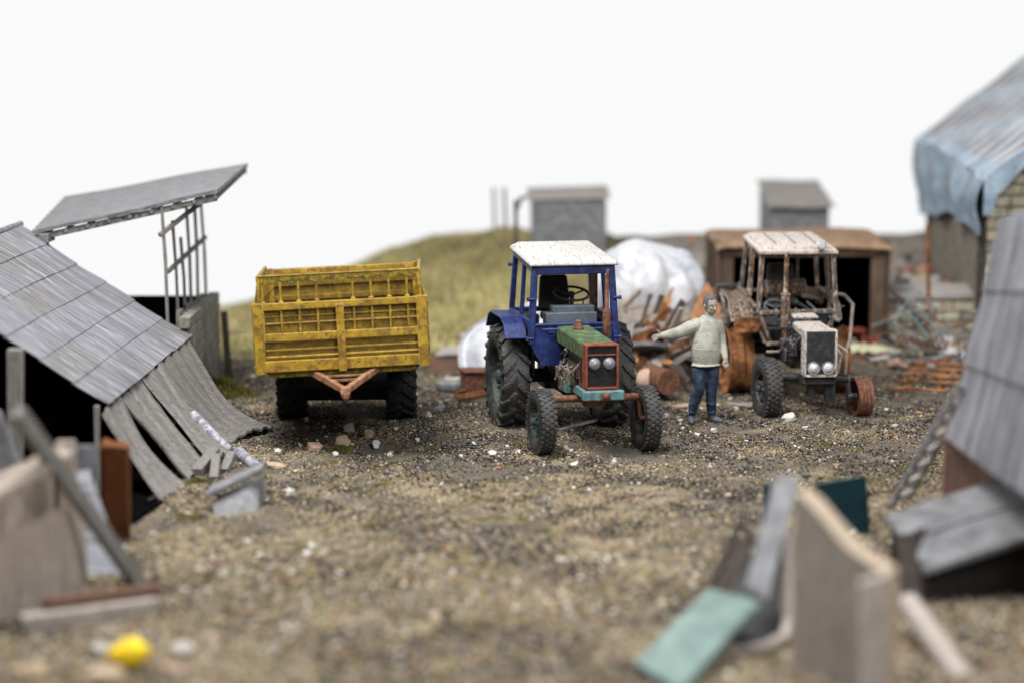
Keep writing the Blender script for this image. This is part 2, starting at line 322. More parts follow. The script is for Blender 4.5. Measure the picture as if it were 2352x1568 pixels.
bp = _n(nt, 'ShaderNodeBump'); bp.inputs['Strength'].default_value = .8; bp.inputs['Distance'].default_value = .03
L(nz(30, 5, .7), bp.inputs['Height']); L(bp.outputs[0], b.inputs['Normal'])
me.materials.append(m)
# ------------------------------------------------------------------ small grains: one mesh of many little stones
def scatter_mesh(name, P, S, faces, basev, cols, rough=.9, squash=.7, tilt=True):
    n = len(P); k = len(basev)
    ang = rs.uniform(0, 2*math.pi, n); ca, sa = np.cos(ang), np.sin(ang)
    bv = basev[None]*(1+rs.uniform(-.35, .35, (n, k, 3)))
    bv = bv*S[:, None, None]*np.stack([rs.uniform(.7,1.35,n), rs.uniform(.7,1.2,n), np.full(n, squash)*rs.uniform(.6,1.3,n)], -1)[:, None]
    if tilt:
        t = rs.uniform(-.7, .7, n); ct, s_t = np.cos(t), np.sin(t)
        bv = np.stack([bv[...,0]*ct[:,None]+bv[...,2]*s_t[:,None], bv[...,1], -bv[...,0]*s_t[:,None]+bv[...,2]*ct[:,None]], -1)
    X = bv[...,0]*ca[:,None]-bv[...,1]*sa[:,None]+P[:,0:1]; Y = bv[...,0]*sa[:,None]+bv[...,1]*ca[:,None]+P[:,1:2]; Z = bv[...,2]+P[:,2:3]
    co = np.stack([X,Y,Z], -1).reshape(-1, 3).astype('f')
    F = (faces[None]+(np.arange(n)*k)[:,None,None]).reshape(-1, faces.shape[1])
    me = bpy.data.meshes.new(name); me.vertices.add(len(co)); me.vertices.foreach_set('co', co.ravel())
    me.loops.add(F.size); me.loops.foreach_set('vertex_index', F.ravel().astype('i'))
    me.polygons.add(len(F)); me.polygons.foreach_set('loop_start', np.arange(0, F.size, F.shape[1], dtype='i'))
    me.update(calc_edges=True)
    ca_ = me.color_attributes.new('tint', 'FLOAT_COLOR', 'POINT')
    c = np.repeat(np.concatenate([cols, np.ones((n,1))], 1), k, 0).astype('f'); ca_.data.foreach_set('color', c.ravel())
    m = bpy.data.materials.new(name); m.use_nodes = True; nt = m.node_tree; b = nt.nodes['Principled BSDF']
    a = nt.nodes.new('ShaderNodeAttribute'); a.attribute_name = 'tint'; nt.links.new(a.outputs['Color'], b.inputs['Base Color'])
    b.inputs['Roughness'].default_value = rough; b.inputs['Specular IOR Level'].default_value = .04
    me.materials.append(m)
    o = bpy.data.objects.new(name, me); COL.objects.link(o); o['kind'] = 'stuff'; return o
def palette(n, cols, w, jit=.2):
    cols = np.array(cols); i = rs.choice(len(cols), n, p=np.array(w)/sum(w)); return np.clip(cols[i]*(1+rs.uniform(-jit, jit, (n,1))), 0, 1)
def vnoise(x, y, s, seed=0):
    return np.sin(x*s+seed)*np.sin(y*s*1.13+seed*2)+.6*np.sin(x*s*2.3+y*s*1.7+seed)+.4*np.sin(x*s*4.1-y*s*3.7+seed*3)
OCT = np.array([(1,0,0),(-1,0,0),(0,1,0),(0,-1,0),(0,0,1),(0,0,-.8)], float)
OCF = np.array([(0,2,4),(2,1,4),(1,3,4),(3,0,4),(2,0,5),(1,2,5),(3,1,5),(0,3,5)])
CUB = np.array([(-1,-1,-1),(1,-1,-1),(1,1,-1),(-1,1,-1),(-1,-1,1),(1,-1,1),(1,1,1),(-1,1,1)], float)*.75
CUF = np.array([(0,3,2,1),(4,5,6,7),(0,1,5,4),(1,2,6,5),(2,3,7,6),(3,0,4,7)])
def pts_in_view(n, ya, yb, p=1.0, margin=1.6):
    y = ya+(yb-ya)*rs.uniform(0, 1, n)**p; x = rs.uniform(-1, 1, n)*(y*.2352+margin); return x, y
GCOL = [(.018,.018,.021),(.055,.050,.046),(.145,.118,.09),(.265,.212,.15),(.44,.37,.27),(.70,.65,.58),(.38,.18,.08),(.30,.27,.055)]
def in_barn(x, y): return (x < -4.75-.14*(y-26.6)*0) & (x < np.interp(y, [26,28,33,36],[-4.9,-4.5,-4.9,-5.4])) & (y > 26.4) & (y < 39)
n = 620000
x, y = pts_in_view(n, 24, 42.5, 1.0)
k = ~in_barn(x, y); x, y = x[k], y[k]; n = len(x)
s = .006+.020*rs.uniform(0, 1, n)**3.6
kk = (vnoise(x, y, 1.7, 8)+.5*vnoise(x, y, 4.3, 1)+rs.uniform(-1.0,1.0,n)) > -.35; x, y, s = x[kk], y[kk], s[kk]; n = len(x)
P = np.stack([x, y, hgt(x, y)+s*.25], -1)
pn = vnoise(x, y, 1.1, 2)
pn = pn+np.interp(y, [22,27,31,34,42], [.35,.30,-.05,-.45,-.2]); c = palette(n, GCOL, [38,28,15,6,3.5,1.8,1.8,2.5]); c2 = palette(n, GCOL, [9,12,22,26,14,2.2,3,9]); sel = (pn+rs.uniform(-.6,.6,n)) > .30; c[sel] = c2[sel]
scatter_mesh('gravel', P, s, OCF, OCT, c)
n = 120000
x, y = pts_in_view(n, 16, 25.5, 1.0); s = .010+.030*rs.uniform(0, 1, n)**3.2
P = np.stack([x, y, hgt(x, y)+s*.25], -1); pn = vnoise(x, y, 1.1, 2)+.4
c = palette(n, GCOL, [22,24,22,12,7,2,2,4]); sel = (pn+rs.uniform(-.7,.7,n)) > .35; c2 = palette(n, GCOL, [4,10,24,28,18,3,3,5]); c[sel] = c2[sel]
scatter_mesh('gravel', P, s, OCF, OCT, c)
n = 2300
x, y = pts_in_view(n, 19, 41, .95); k = ~in_barn(x, y); x, y = x[k], y[k]; n = len(x); s = .016+.040*rs.uniform(0, 1, n)**4
scatter_mesh('rubble_bits', np.stack([x, y, hgt(x, y)+s*.35], -1), s, CUF, CUB, palette(n, [(.60,.57,.52),(.46,.38,.28),(.16,.155,.16),(.38,.24,.15),(.10,.09,.085)], [12,24,14,9,22]), squash=.55)
# grass blades on the hill, moss tufts in the yard
def blades(name, X, Y, H, cols, wd=.35):
    n = len(X); a = rs.uniform(0, 2*math.pi, n); lean = rs.uniform(-.5, .5, (n, 2)); Z = hgt(X, Y)-.005
    dx, dy = np.cos(a)*H*wd*.5, np.sin(a)*H*wd*.5
    co = np.stack([np.stack([X-dx, Y-dy, Z], -1), np.stack([X+dx, Y+dy, Z], -1), np.stack([X+lean[:,0]*H, Y+lean[:,1]*H, Z+H], -1)], 1).reshape(-1, 3).astype('f')
    F = np.arange(n*3).astype('i')
    me = bpy.data.meshes.new(name); me.vertices.add(n*3); me.vertices.foreach_set('co', co.ravel()); me.loops.add(n*3); me.loops.foreach_set('vertex_index', F)
    me.polygons.add(n); me.polygons.foreach_set('loop_start', F[::3].copy()); me.update(calc_edges=True)
    ca_ = me.color_attributes.new('tint', 'FLOAT_COLOR', 'POINT'); ca_.data.foreach_set('color', np.repeat(np.concatenate([cols, np.ones((n,1))], 1), 3, 0).astype('f').ravel())
    m = bpy.data.materials.new(name); m.use_nodes = True; nt = m.node_tree; b = nt.nodes['Principled BSDF']; at = nt.nodes.new('ShaderNodeAttribute'); at.attribute_name = 'tint'
    nt.links.new(at.outputs['Color'], b.inputs['Base Color']); b.inputs['Roughness'].default_value = .9; b.inputs['Specular IOR Level'].default_value = .1
    me.materials.append(m); o = bpy.data.objects.new(name, me); COL.objects.link(o); o['kind'] = 'stuff'; return o
HC = [(.26,.21,.12),(.42,.38,.17),(.52,.48,.22),(.60,.53,.34),(.42,.45,.12),(.32,.22,.13)]
n = 110000; X = rs.uniform(-13, 2.4, n); Y = 41.3+rs.uniform(0, 1, n)**.8*14
k = (Y > 41.6+.5*np.sin(X*1.9)) ; X, Y = X[k], Y[k]; n = len(X); pn = vnoise(X, Y, .8, 5)+rs.uniform(-1, 1, n)
c = palette(n, HC, [8,18,20,14,10,6]); c2 = palette(n, HC, [24,18,8,10,6,14]); c[pn > .6] = c2[pn > .6]; c = np.clip(c*(.95+.26*np.clip(vnoise(X, Y, .55, 3), -1, 1))[:, None]*np.array([1,.97,1.0]), 0, 1)
blades('grass', X, Y, rs.uniform(.05, .15, n), c)
def tuft(cx, cy, r, n, H, cols):
    a = rs.uniform(0, 2*math.pi, n); q = r*np.abs(rs.normal(0, .5, n)); return cx+q*np.cos(a), cy+q*np.sin(a), np.clip(H*(1.2-q/r)*rs.uniform(.4, 1.1, n), .01, 9), palette(n, cols, [1]*len(cols))
TS = []
MC = [(.07,.085,.018),(.12,.13,.03),(.17,.16,.05),(.10,.07,.02)]
g = G(500, 905); TS.append(tuft(g.x, g.y, .75, 5200, .30, MC)); g = G(520, 900); TS.append(tuft(g.x, g.y, .5, 2500, .16, MC))
for px, py, r, nn, H in ((455,1120,.35,1300,.06),(430,1190,.4,1000,.05),(785,1038,.28,1300,.09),(812,1020,.16,500,.06),(1000,835,.18,500,.22),(1100,1150,.6,900,.035),(840,1210,.7,900,.035),(1450,1012,.25,400,.04),(900,1060,.5,900,.03),(1250,1220,.8,1200,.035),(700,1150,.5,800,.03),(600,1100,.3,600,.05),(1700,1010,.3,500,.035),(1000,1420,1.1,1500,.04),(480,1330,.7,900,.04)):
    g = G(px, py); TS.append(tuft(g.x, g.y, r, nn, H, MC if H > .05 else [(.20,.17,.06),(.28,.22,.09),(.16,.15,.04)]))
for _k in range(44):
    g = G(rs.uniform(560, 2100), rs.uniform(990, 1480)); TS.append(tuft(g.x, g.y, rs.uniform(.25, .8), int(rs.uniform(500, 1100)), .03, [(.22,.20,.05),(.30,.26,.08),(.16,.15,.04)]))
blades('moss', *[np.concatenate([t[i] for t in TS]) for i in range(4)])
# ------------------------------------------------------------------ pieces lying in the yard that stand out
def chip(px, py, w, h, thick, mt, name, label, group=None, rz=None, tilt=.3, n=6):
    g = G(px, py); s = 5000/g.y; w = w/s; h = h/s
    pts = []; ph = random.uniform(0, 6)
    for i in range(n):
        a = ph+2*math.pi*i/n+random.uniform(-.25, .25); r = random.uniform(.75, 1.1); pts.append(V((math.cos(a)*w/2*r, math.sin(a)*max(h, thick)/2*r*1.5, 0)))
    mb = MB().prism(pts, (0, 0, thick)); mb.xf(Euler((random.uniform(.1, tilt+.25), random.uniform(-tilt, tilt), rz or 0)).to_matrix())
    mb.xf(Matrix.Translation((g.x, g.y, hz(g.x, g.y)+.03)))
    return single(name, mb, mt, label, 'stone' if 'chip' in name or 'stone' in name else 'debris', group, jit=.016, smooth=0)
chip(802,985,30,24,.05,M['whitechip'],'stone_chip','jagged white chip lying in front of the trailer drawbar')
chip(847,1000,28,24,.05,M['tanchip'],'stone_chip','square tan chip right of the jagged white one before the trailer')
chip(722,1040,38,32,.07,M['pinkchip'],'stone_chip','largest pinkish brick-shaped chip in the yard in front of trailer')
chip(789,1022,44,34,.05,M['tanchip'],'stone_chip','thin grey-tan slate leaning in a moss clump')
chip(861,1024,18,34,.05,M['whitechip'],'stone_chip','tall white shell-like chip with an orange tip beside moss clump')
chip(1812,972,34,26,.06,M['whitechip'],'stone_chip','big square white block chip in front of the scorched tractor')
chip(665,1140,30,14,.05,M['whitechip'],'stone_chip','isolated oval white pebble right of the grey metal trough')
chip(1530,890,14,14,.05,M['whitechip'],'stone_chip','small white chip at the foot of the brown drum')
chip(1010,940,36,18,.05,M['greymetal'],'stone_chip','flat grey shard left of the blue tractor rear wheel')
chip(633,1082,50,16,.04,M['tanchip'],'stone_chip','long sandy slab right of the whitewashed stub pole')
chip(1320,1070,20,12,.04,M['whitechip'],'stone_chip','small white pebble below the blue tractor front axle')
chip(1130,1045,20,12,.04,M['whitechip'],'stone_chip','small white pebble left of the blue tractor front wheel')
for px, py in ((705,972),(745,985),(770,1050),(910,990),(985,960),(960,1010),(895,1045),(1060,1055),(1190,1040),(1165,1030),(1410,1060),(1530,955),(1690,948),(1640,990),(1600,1000),(1560,970),(1850,990),(640,1050),(690,1030),(1010,925)):
    chip(px, py, random.uniform(10, 18), 10, .04, M['whitechip'], 'stone_chip', 'one of the scattered small pale chips on the yard gravel', 'small pale chips scattered on the gravel')
g0, g1 = G(1283, 990), G(1385, 970)
single('metal_strip', MB().beam(g0+V((0,0,.03)), g1+V((0,0,.07)), .10, .02), M['greymetal'], 'flat blue-grey strip lying under the blue tractor front axle', 'strip', bevel=.004)
chip(1705,938,90,16,.04,M['rubgrey'],'flat_slab','flat grey-brown slab between man and scorched tractor wheel', tilt=.05, n=8)
chip(1570,935,70,12,.03,M['pinkchip'],'flat_slab','thin pinkish flake on the ground left of the man', tilt=.05)
# ------------------------------------------------------------------ wheels
def tyre_part(parent, c, r, w, rr, mt, style, name='tyre', steer=0):
    mb = MB(); h = w/2
    prof = [(-h*.72, rr), (-h*.86, rr+.02), (-h*1.0, rr+(r-rr)*.35), (-h*1.02, rr+(r-rr)*.65), (-h*.90, r*.955), (-h*.5, r*.985), (0, r), (h*.5, r*.985), (h*.90, r*.955), (h*1.02, rr+(r-rr)*.65), (h, rr+(r-rr)*.35), (h*.86, rr+.02), (h*.72, rr), (0, rr*.97), (-h*.72, rr)]
    mb.lathe(prof, (0,0,0), 56)
    def P(x, a, q): return V((x, -q*math.cos(a), q*math.sin(a)))
    if style == 'lug':
        n = 19
        for s in (-1, 1):
            for k in range(n):
                a = 2*math.pi*(k+(.25 if s > 0 else -.25))/n
                pts = [(.015*s, a+.24, r*1.0), (h*.5*s, a+.10, r*.995), (h*.98*s, a-.02, r*.955)]
                for (xa, aa, qa), (xb, ab, qb) in zip(pts, pts[1:]):
                    mb.beam(P(xa, aa, qa+.012), P(xb, ab, qb+.012), .062, .055, up=P(0, aa, 1))
                mb.beam(P(h*.97*s, a-.02, r*.955), P(h*1.02*s, a-.05, r*.86), .06, .04, up=V((s,0,0)))
    elif style == 'block':
        n = 34
        for j, x in enumerate((-.78, -.28, .28, .78)):
            for k in range(n):
                a = 2*math.pi*(k+.5*(j % 2))/n; q = r*(.972 if abs(x) > .5 else .99)
                mb.box(P(x*h, a, q+.004), (w*.20, .062*r/.47, .03), (a-math.pi/2+0, 0, 0)) if False else mb.beam(P(x*h, a-.055, q+.006), P(x*h, a+.055, q+.006), w*.20, .03, up=P(0, a, 1))
    mb.xf(Matrix.Rotation(steer, 4, 'Z')); mb.xf(Matrix.Translation(c))
    return mb.build(name, mt, parent, bevel=.006 if style else 0, smooth=40, seg=1)
def rim_part(parent, c, rr, w, mt, side, hub_mt=None, steer=0, style='dish'):
    mb = MB(); h = w/2
    if style == 'bare':   # empty steel rim with flanges
        pr = [(-h, rr*.93), (-h, rr), (-h*.9, rr*1.0), (-h*.82, rr*.93), (-h*.35, rr*.90), (-h*.3, rr*.86), (h*.3, rr*.86), (h*.35, rr*.90), (h*.82, rr*.93), (h*.9, rr), (h, rr), (h, rr*.93), (h*.7, rr*.86), (h*.3, rr*.80), (-h*.3, rr*.80), (-h*.7, rr*.86), (-h, rr*.93)]
        mb.lathe(pr, (0,0,0), 48)
    elif style == 'ribbed':
        pr = []
        for i in range(25):
            t = -1+2*i/24; pr.append((h*t, rr*(.94+.06*abs(math.cos(t*math.pi*2.0)))))
        pr += [(h*.9, rr*.84), (-h*.9, rr*.84), pr[0]]; mb.lathe(pr, (0,0,0), 48)
    else:
        mb.lathe([(-h*.70, rr*.97), (-h*.74, rr*1.04), (-h*.60, rr*1.0), (-h*.3, rr*.93), (h*.3, rr*.93), (h*.6, rr*1.0), (h*.74, rr*1.04), (h*.70, rr*.97), (h*.28, rr*.90), (-h*.28, rr*.90), (-h*.70, rr*.97)], (0,0,0), 48)
    o = side*h*(.15 if style != 'bare' else -.25)
    mb.lathe([(o, rr*.93), (o+side*.02, rr*.6), (o+side*.05, rr*.34), (o+side*.05, .0)], (0,0,0), 36)
    mb.lathe([(o-side*.02, rr*.93), (o, rr*.6), (o+side*.03, rr*.34), (o+side*.03, .0)], (0,0,0), 36)
    mb.lathe([(o+side*.04, rr*.26), (o+side*.13, rr*.24), (o+side*.15, rr*.12), (o+side*.15, 0)], (0,0,0), 20)
    for k in range(6):
        a = k*math.pi/3; mb.box((o+side*.075, rr*.46*math.cos(a), rr*.46*math.sin(a)), (.05, .035, .035))
        if style != 'dish': mb.beam((o+side*.03, rr*.2*math.cos(a+.4), rr*.2*math.sin(a+.4)), (o+side*.0, rr*.88*math.cos(a+.4), rr*.88*math.sin(a+.4)), .05, .02, up=(1,0,0))
    mb.xf(Matrix.Rotation(steer, 4, 'Z')); mb.xf(Matrix.Translation(c))
    return mb.build('rim', mt, parent, smooth=30)
def wheel(root, c, r, w, rr, tm, rm, style, side, steer=0, name='wheel', bare=None, label=None):
    wl = thing(name, None, None, c); wl.parent = root
    if label: wl['label'] = label
    if bare is None:
        tyre_part(wl, (0,0,0), r, w, rr, tm, style, steer=steer); rim_part(wl, (0,0,0), rr, w, rm, side, steer=steer)
    else: rim_part(wl, (0,0,0), rr, w, rm, side, steer=steer, style=bare)
    return wl
# ------------------------------------------------------------------ tractors
def engine(root, hb, burnt):
    mb = MB(); rnd = random.Random(5)
    mb.box((0,-1.75,.98), (.34,1.25,.5)); mb.box((0,-1.7,1.28), (.24,1.05,.18))
    for k in range(4):
        mb.tube([(-.2,-1.3-.26*k,1.2), (-.27,-1.3-.26*k,1.14), (-.29,-1.3-.26*k,1.02)], .028, 8)
        mb.box((-.10,-1.3-.26*k,1.38), (.16,.16,.06))
    mb.lathe([(0,0),(0,.075),(.2,.075),(.2,0)], (-.30,-2.15,.98), 14, axis='z'); mb.lathe([(0,0),(0,.06),(.17,.06),(.17,0)], (-.31,-1.92,1.02), 14, axis='z')
    mb.tube([(-.26,-2.3,1.25),(-.33,-2.2,1.12),(-.30,-1.9,1.22),(-.34,-1.6,1.1),(-.26,-1.3,1.2)], .02, 8)
    mb.tube([(-.2,-2.42,1.35),(-.3,-2.35,1.22),(-.28,-2.3,1.0),(-.2,-2.2,.9)], .032, 8)
    mb.box((-.27,-1.62,.92), (.16,.24,.2)); mb.box((-.29,-1.35,1.05), (.1,.2,.16))
    for k in range(26):
        y = rnd.uniform(-2.45,-1.15); z = rnd.uniform(.85,1.4); s = rnd.choice((-1,-1,1))
        a = V((s*rnd.uniform(.17,.30), y, z)); mb.tube([a, a+V((s*rnd.uniform(0,.06), rnd.uniform(-.2,.2), rnd.uniform(-.16,.16)))], rnd.uniform(.012,.035), 7)
    mb.tube([(.25,-1.2,1.15),(.3,-1.7,1.1),(.25,-2.3,1.2)], .045, 8); mb.box((.24,-1.8,1.1), (.12,.5,.2))
    mb.lathe([(0,0),(0,.18),(.04,.18),(.04,0)], (0,-2.46,1.2), 20, axis='y')
    return mb.build('engine', M['burntblk' if burnt else 'engine'], root, bevel=.008, smooth=35, seg=1)
def axle(root, mt, y, z, hw, wz, drop=0, r=.055):
    mb = MB(); mb.tube([(-hw,y,z),(hw,y,z-drop)], r, 12); mb.box((0,y,z-.02), (.30,.2,.2)); mb.box((0,y,z+.10), (.2,.34,.16))
    for s, w in zip((-1,1), wz):
        zz = z-(drop if s > 0 else 0)
        mb.tube([(s*(hw-.02),y,zz+.04),(s*(hw+.02),y,w+.02)], .04, 10); mb.tube([(s*hw,y,w),(s*(hw+.14),y,w)], .045, 10)
        mb.lathe([(0,0),(0,.05),(.05,.05),(.05,0)], (s*hw,y,zz-.02), 12, axis='z')
    mb.tube([(-hw,y+.16,z-.06),(hw,y+.16,z-.06-drop)], .018, 8)
    return mb.build('front_axle', mt, root, smooth=35)
def gearbox(root, mt):
    mb = MB(); mb.box((0,-.55,.92), (.44,1.25,.5)); mb.box((0,.18,.9), (.5,.6,.62)); mb.tube([(-.66,0,.8),(.66,0,.8)], .11, 16); mb.box((0,-1.0,.68), (.3,.5,.12))
    mb.box((0,-.2,1.24), (1.15,1.5,.06)); mb.box((0,.42,.6), (.12,.34,.1))
    return mb.build('gearbox', mt, root, bevel=.02)
def seat(root, mt, z=1.72):
    mb = MB(); mb.box((-.06,.12,z+.36), (.52,.13,.56), (-.12,0,0), taper=.84); mb.box((-.06,-.12,z+.02), (.46,.46,.14)); mb.box((-.06,-.10,z-.22), (.2,.2,.4))
    return mb.build('seat', mt, root, bevel=.05, seg=3)
def steering(root, mt, c, r=.21, tilt=-.35):
    mb = MB(); N = 28
    pts = [(r*math.cos(2*math.pi*k/N), r*math.sin(2*math.pi*k/N), 0) for k in range(N+1)]
    mb.tube(pts, .021, 8, cap=False)
    for a in (.5, 2.6, 4.7): mb.tube([(0,0,-.03),(r*math.cos(a), r*math.sin(a), 0)], .014, 6)
    mb.lathe([(-.05,0),(-.05,.05),(.02,.05),(.02,0)], (0,0,0), 14, axis='z')
    mb.xf(Matrix.Rotation(tilt, 4, 'X')); mb.xf(Matrix.Translation(c)); mb.tube([V(c), V(c)+V((0,-.1,-.4))], .03, 8)
    return mb.build('steering_wheel', mt, root, smooth=40)
def blue_tractor():
    t = thing('tractor', 'blue-cabbed tractor with white roof, green hood and red grille facing the camera', 'tractor', (.74,34.0,-.01), R(11.5))
    B = M['blue']
    for s in (-1, 1): wheel(t, (s*.83,0,.79), .80, .44, .47, M['tyre'], M['rimteal' if s < 0 else 'black'], 'lug', s)
    for s in (-1, 1): wheel(t, (s*.79,-2.35,.475), .475, .24, .26, M['tyre'], M['rimteal' if s < 0 else 'black'], 'block', s, steer=R(3))
    axle(t, M['rustpipe'], -2.35, .80, .70, (.475,.475)); gearbox(t, M['black']); engine(t, None, False)
    # bonnet
    mb = MB()
    def sec(y, hw, zt, zb): return [V((-hw,y,zb)), V((-hw,y,zt-.03)), V((-hw+.03,y,zt)), V((hw-.03,y,zt)), V((hw,y,zt-.03)), V((hw,y,zb))]
    A = sec(-1.02,.27,1.70,1.46); Bs = sec(-2.66,.245,1.665,1.42)
    mb.add(A+Bs, [(i,i+1,i+7,i+6) for i in range(5)]+[(0,1,2,3,4,5),(11,10,9,8,7,6),(0,6,11,5)])
    hood = mb.build('bonnet', M['green'], t, bevel=.012)
    mb = MB(); mb.lathe([(0,.085),(.03,.085),(.06,.06),(.13,.052),(.15,.03),(.15,0)], (-.02,-1.42,1.69), 16, axis='z'); mb.build('filler_cap', M['rustpipe'], hood)
    # grille housing, as a frame round a recessed mesh
    mb = MB()
    for s in (-1,1):
        mb.box((s*.232,-2.76,1.335), (.032,.20,.65)); mb.box((s*.235,-2.56,1.20), (.026,.20,.42))
    mb.box((0,-2.76,1.648), (.432,.2,.030)); mb.box((0,-2.76,1.02), (.432,.2,.036)); mb.box((0,-2.81,1.505), (.432,.05,.02)); mb.box((0,-2.68,1.33),(.43,.03,.6))
    g = mb.build('grille_housing', M['red'], t, bevel=.008)
    MB().box((0,-2.80,1.265), (.43,.03,.455)).box((0,-2.815,1.575), (.43,.03,.12)).build('grille', M['grille'], g, bevel=.006)
    for s in (-1,1):
        mb = MB(); mb.lathe([(-.045,.0),(-.03,.05),(-.012,.075),(.01,.088),(.05,.09)], (s*.112,-2.85,1.375), 24, axis='y'); mb.build('headlight', M['lamp'], g)
    mb = MB(); mb.box((-.25,-2.58,1.26), (.012,.10,.34)); mb.build('side_louvre', M['grille'], g)
    # front bumper weight with hook, side rails
    bp_ = MB().box((0,-2.90,.925), (.62,.09,.135)).build('bumper', M['teal'], t, bevel=.012)
    MB().box((.03,-2.97,.925), (.14,.06,.10)).box((.03,-3.01,.925), (.075,.05,.055)).build('tow_hook', M['rustpipe'], bp_, bevel=.012)
    MB().box((-.25,-2.2,.93), (.06,1.35,.12)).box((.25,-2.2,.93), (.06,1.35,.12)).box((-.27,-1.86,.90), (.13,.2,.16)).build('side_rail', M['teal'], t, bevel=.008)
    # exhaust
    MB().tube([(.40,-1.5,1.25),(.40,-1.5,1.60),(.40,-1.5,1.62),(.40,-1.49,1.98),(.40,-1.49,2.02),(.405,-1.485,2.5),(.42,-1.50,2.60)], [.045,.045,.062,.062,.032,.030,.026], 14).build('exhaust_pipe', M['rustpipe'], t, smooth=40)
    # cab frame
    F = [(-.665,-1.0,1.72),(-.60,-.96,2.58)]; mb = MB()
    for s in (-1,1):
        mb.beam((s*.665,-1.02,1.42),(s*.60,-.96,2.60), .10,.10,up=(0,1,0)); mb.beam((s*.675,-.33,1.74),(s*.615,-.30,2.66), .065,.07,up=(0,1,0)); mb.beam((s*.66,.50,1.76),(s*.60,.44,2.72), .085,.085,up=(0,1,0))
        mb.beam((s*.61,-.99,2.57),(s*.61,.46,2.70), .08,.11); mb.beam((s*.67,-1.0,1.74),(s*.67,.5,1.76), .07,.10)
    mb.beam((-.60,-.97,2.565),(.60,-.97,2.565), .11,.16); mb.beam((-.6,.45,2.68),(.6,.45,2.68), .1,.12); mb.beam((-.66,.5,1.78),(.66,.5,1.78), .07,.08); mb.beam((-.64,-1.02,1.72),(.64,-1.02,1.72), .06,.05)
    cab = mb.build('cab_frame', B, t, bevel=.018)
    # lower cab panels: firewall trapezoid and tapering door bottoms
    mb = MB(); mb.prism([(-.665,-1.03,1.70),(.665,-1.03,1.70),(.665,-1.03,1.42),(.50,-1.03,1.10),(-.50,-1.03,1.10),(-.665,-1.03,1.42)], (0,.03,0))
    for s in (-1,1): mb.add([(s*.69,.30,1.72),(s*.69,-1.0,1.72),(s*.665,-1.03,1.42),(s*.50,-1.03,1.10),(s*.52,-.60,1.12),(s*.63,-.2,1.45)], [(0,1,2,3,4,5)])
    o = mb.build('lower_panel', B, t, smooth=0); sd = o.modifiers.new('solid', 'SOLIDIFY'); sd.thickness = .025
    # roof with chamfered rim
    mb = MB(); zf, zb = 2.645, 2.775
    def ring(e, dz): return [V((-.69+e,-1.08+e*1.1,zf+dz)), V((.69-e,-1.08+e*1.1,zf+dz)), V((.68-e,.56-e,zb+dz)), V((-.68+e,.56-e,zb+dz))]
    vs = ring(0,-.03)+ring(0,.015)+ring(.11,.085)
    mb.add(vs, [(3,2,1,0),(8,9,10,11)]+[(i,(i+1)%4,(i+1)%4+4,i+4) for i in range(4)]+[(i+4,(i+1)%4+4,(i+1)%4+8,i+8) for i in range(4)])
    mb.build('roof', M['roof_white'], t, bevel=.03, seg=3)
    for s in (-1,1):
        mb = MB(); pr = [(.82,1.50),(.62,1.72),(.42,1.785),(-.40,1.785),(-.62,1.70),(-.80,1.50)]; wd_ = .34 if s < 0 else .13
        mb.grid(lambda u,v: (s*(.68+wd_*u), pr[min(5,int(v*5+.001))][0], pr[min(5,int(v*5+.001))][1]), 1, 5, thick=0)
        mb.add([(s*.69,y,z) for y,z in pr]+[(s*.69,.5,1.45),(s*.69,-.5,1.45)], [(0,1,2,3,4,5,7,6)])
        o = mb.build('mudguard', B, t, smooth=0); sd = o.modifiers.new('solid','SOLIDIFY'); sd.thickness = .03; bv = o.modifiers.new('bevel','BEVEL'); bv.width = .008
        for (y0_, z0_, xx) in ((-1.06,2.12,.65),(-1.06,1.52,.665),(.5,2.5,.63)):
            MB().tube([(s*(xx-.03),y0_,z0_),(s*(xx+.075),y0_,z0_)], .024, 10).tube([(s*(xx+.07),y0_,z0_-.03),(s*(xx+.07),y0_,z0_+.03)], .022, 8).build('hinge', B, cab, smooth=40)
    MB().box((.59,.12,2.13), (.03,.42,.72)).build('side_plate', M['rustpipe'], t, bevel=.01)
    MB().box((-.02,-.84,1.78), (.80,.26,.22)).box((.02,-.82,1.93), (.66,.22,.12)).build('dashboard', M['dash'], t, bevel=.015)
    seat(t, M['black']); steering(t, M['black'], (.10,-.42,2.12), .27, .30)
    MB().box((.42,.0,1.62), (.24,.9,.42)).build('side_console', M['black'], t, bevel=.03); MB().box((-.45,.3,1.55), (.3,.5,.4)).build('tool_box', M['black'], t, bevel=.03); MB().tube([(.32,-.4,1.7),(.30,-.35,2.02)], .012, 6).build('gear_lever', M['black'], t)
    for s in (-1,1): MB().box((s*.55,-.05,1.30), (.05,1.25,.85)).build('added_dark_arch', M['black'], t, bevel=.02)  # black walls added to darken the see-through gap below the cab
    MB().tube([(-.5,-1.09,1.66),(.55,-1.09,1.66)], .012, 6).box((-.36,-1.06,1.64), (.1,.05,.07)).build('wiper', B, cab)
    return t
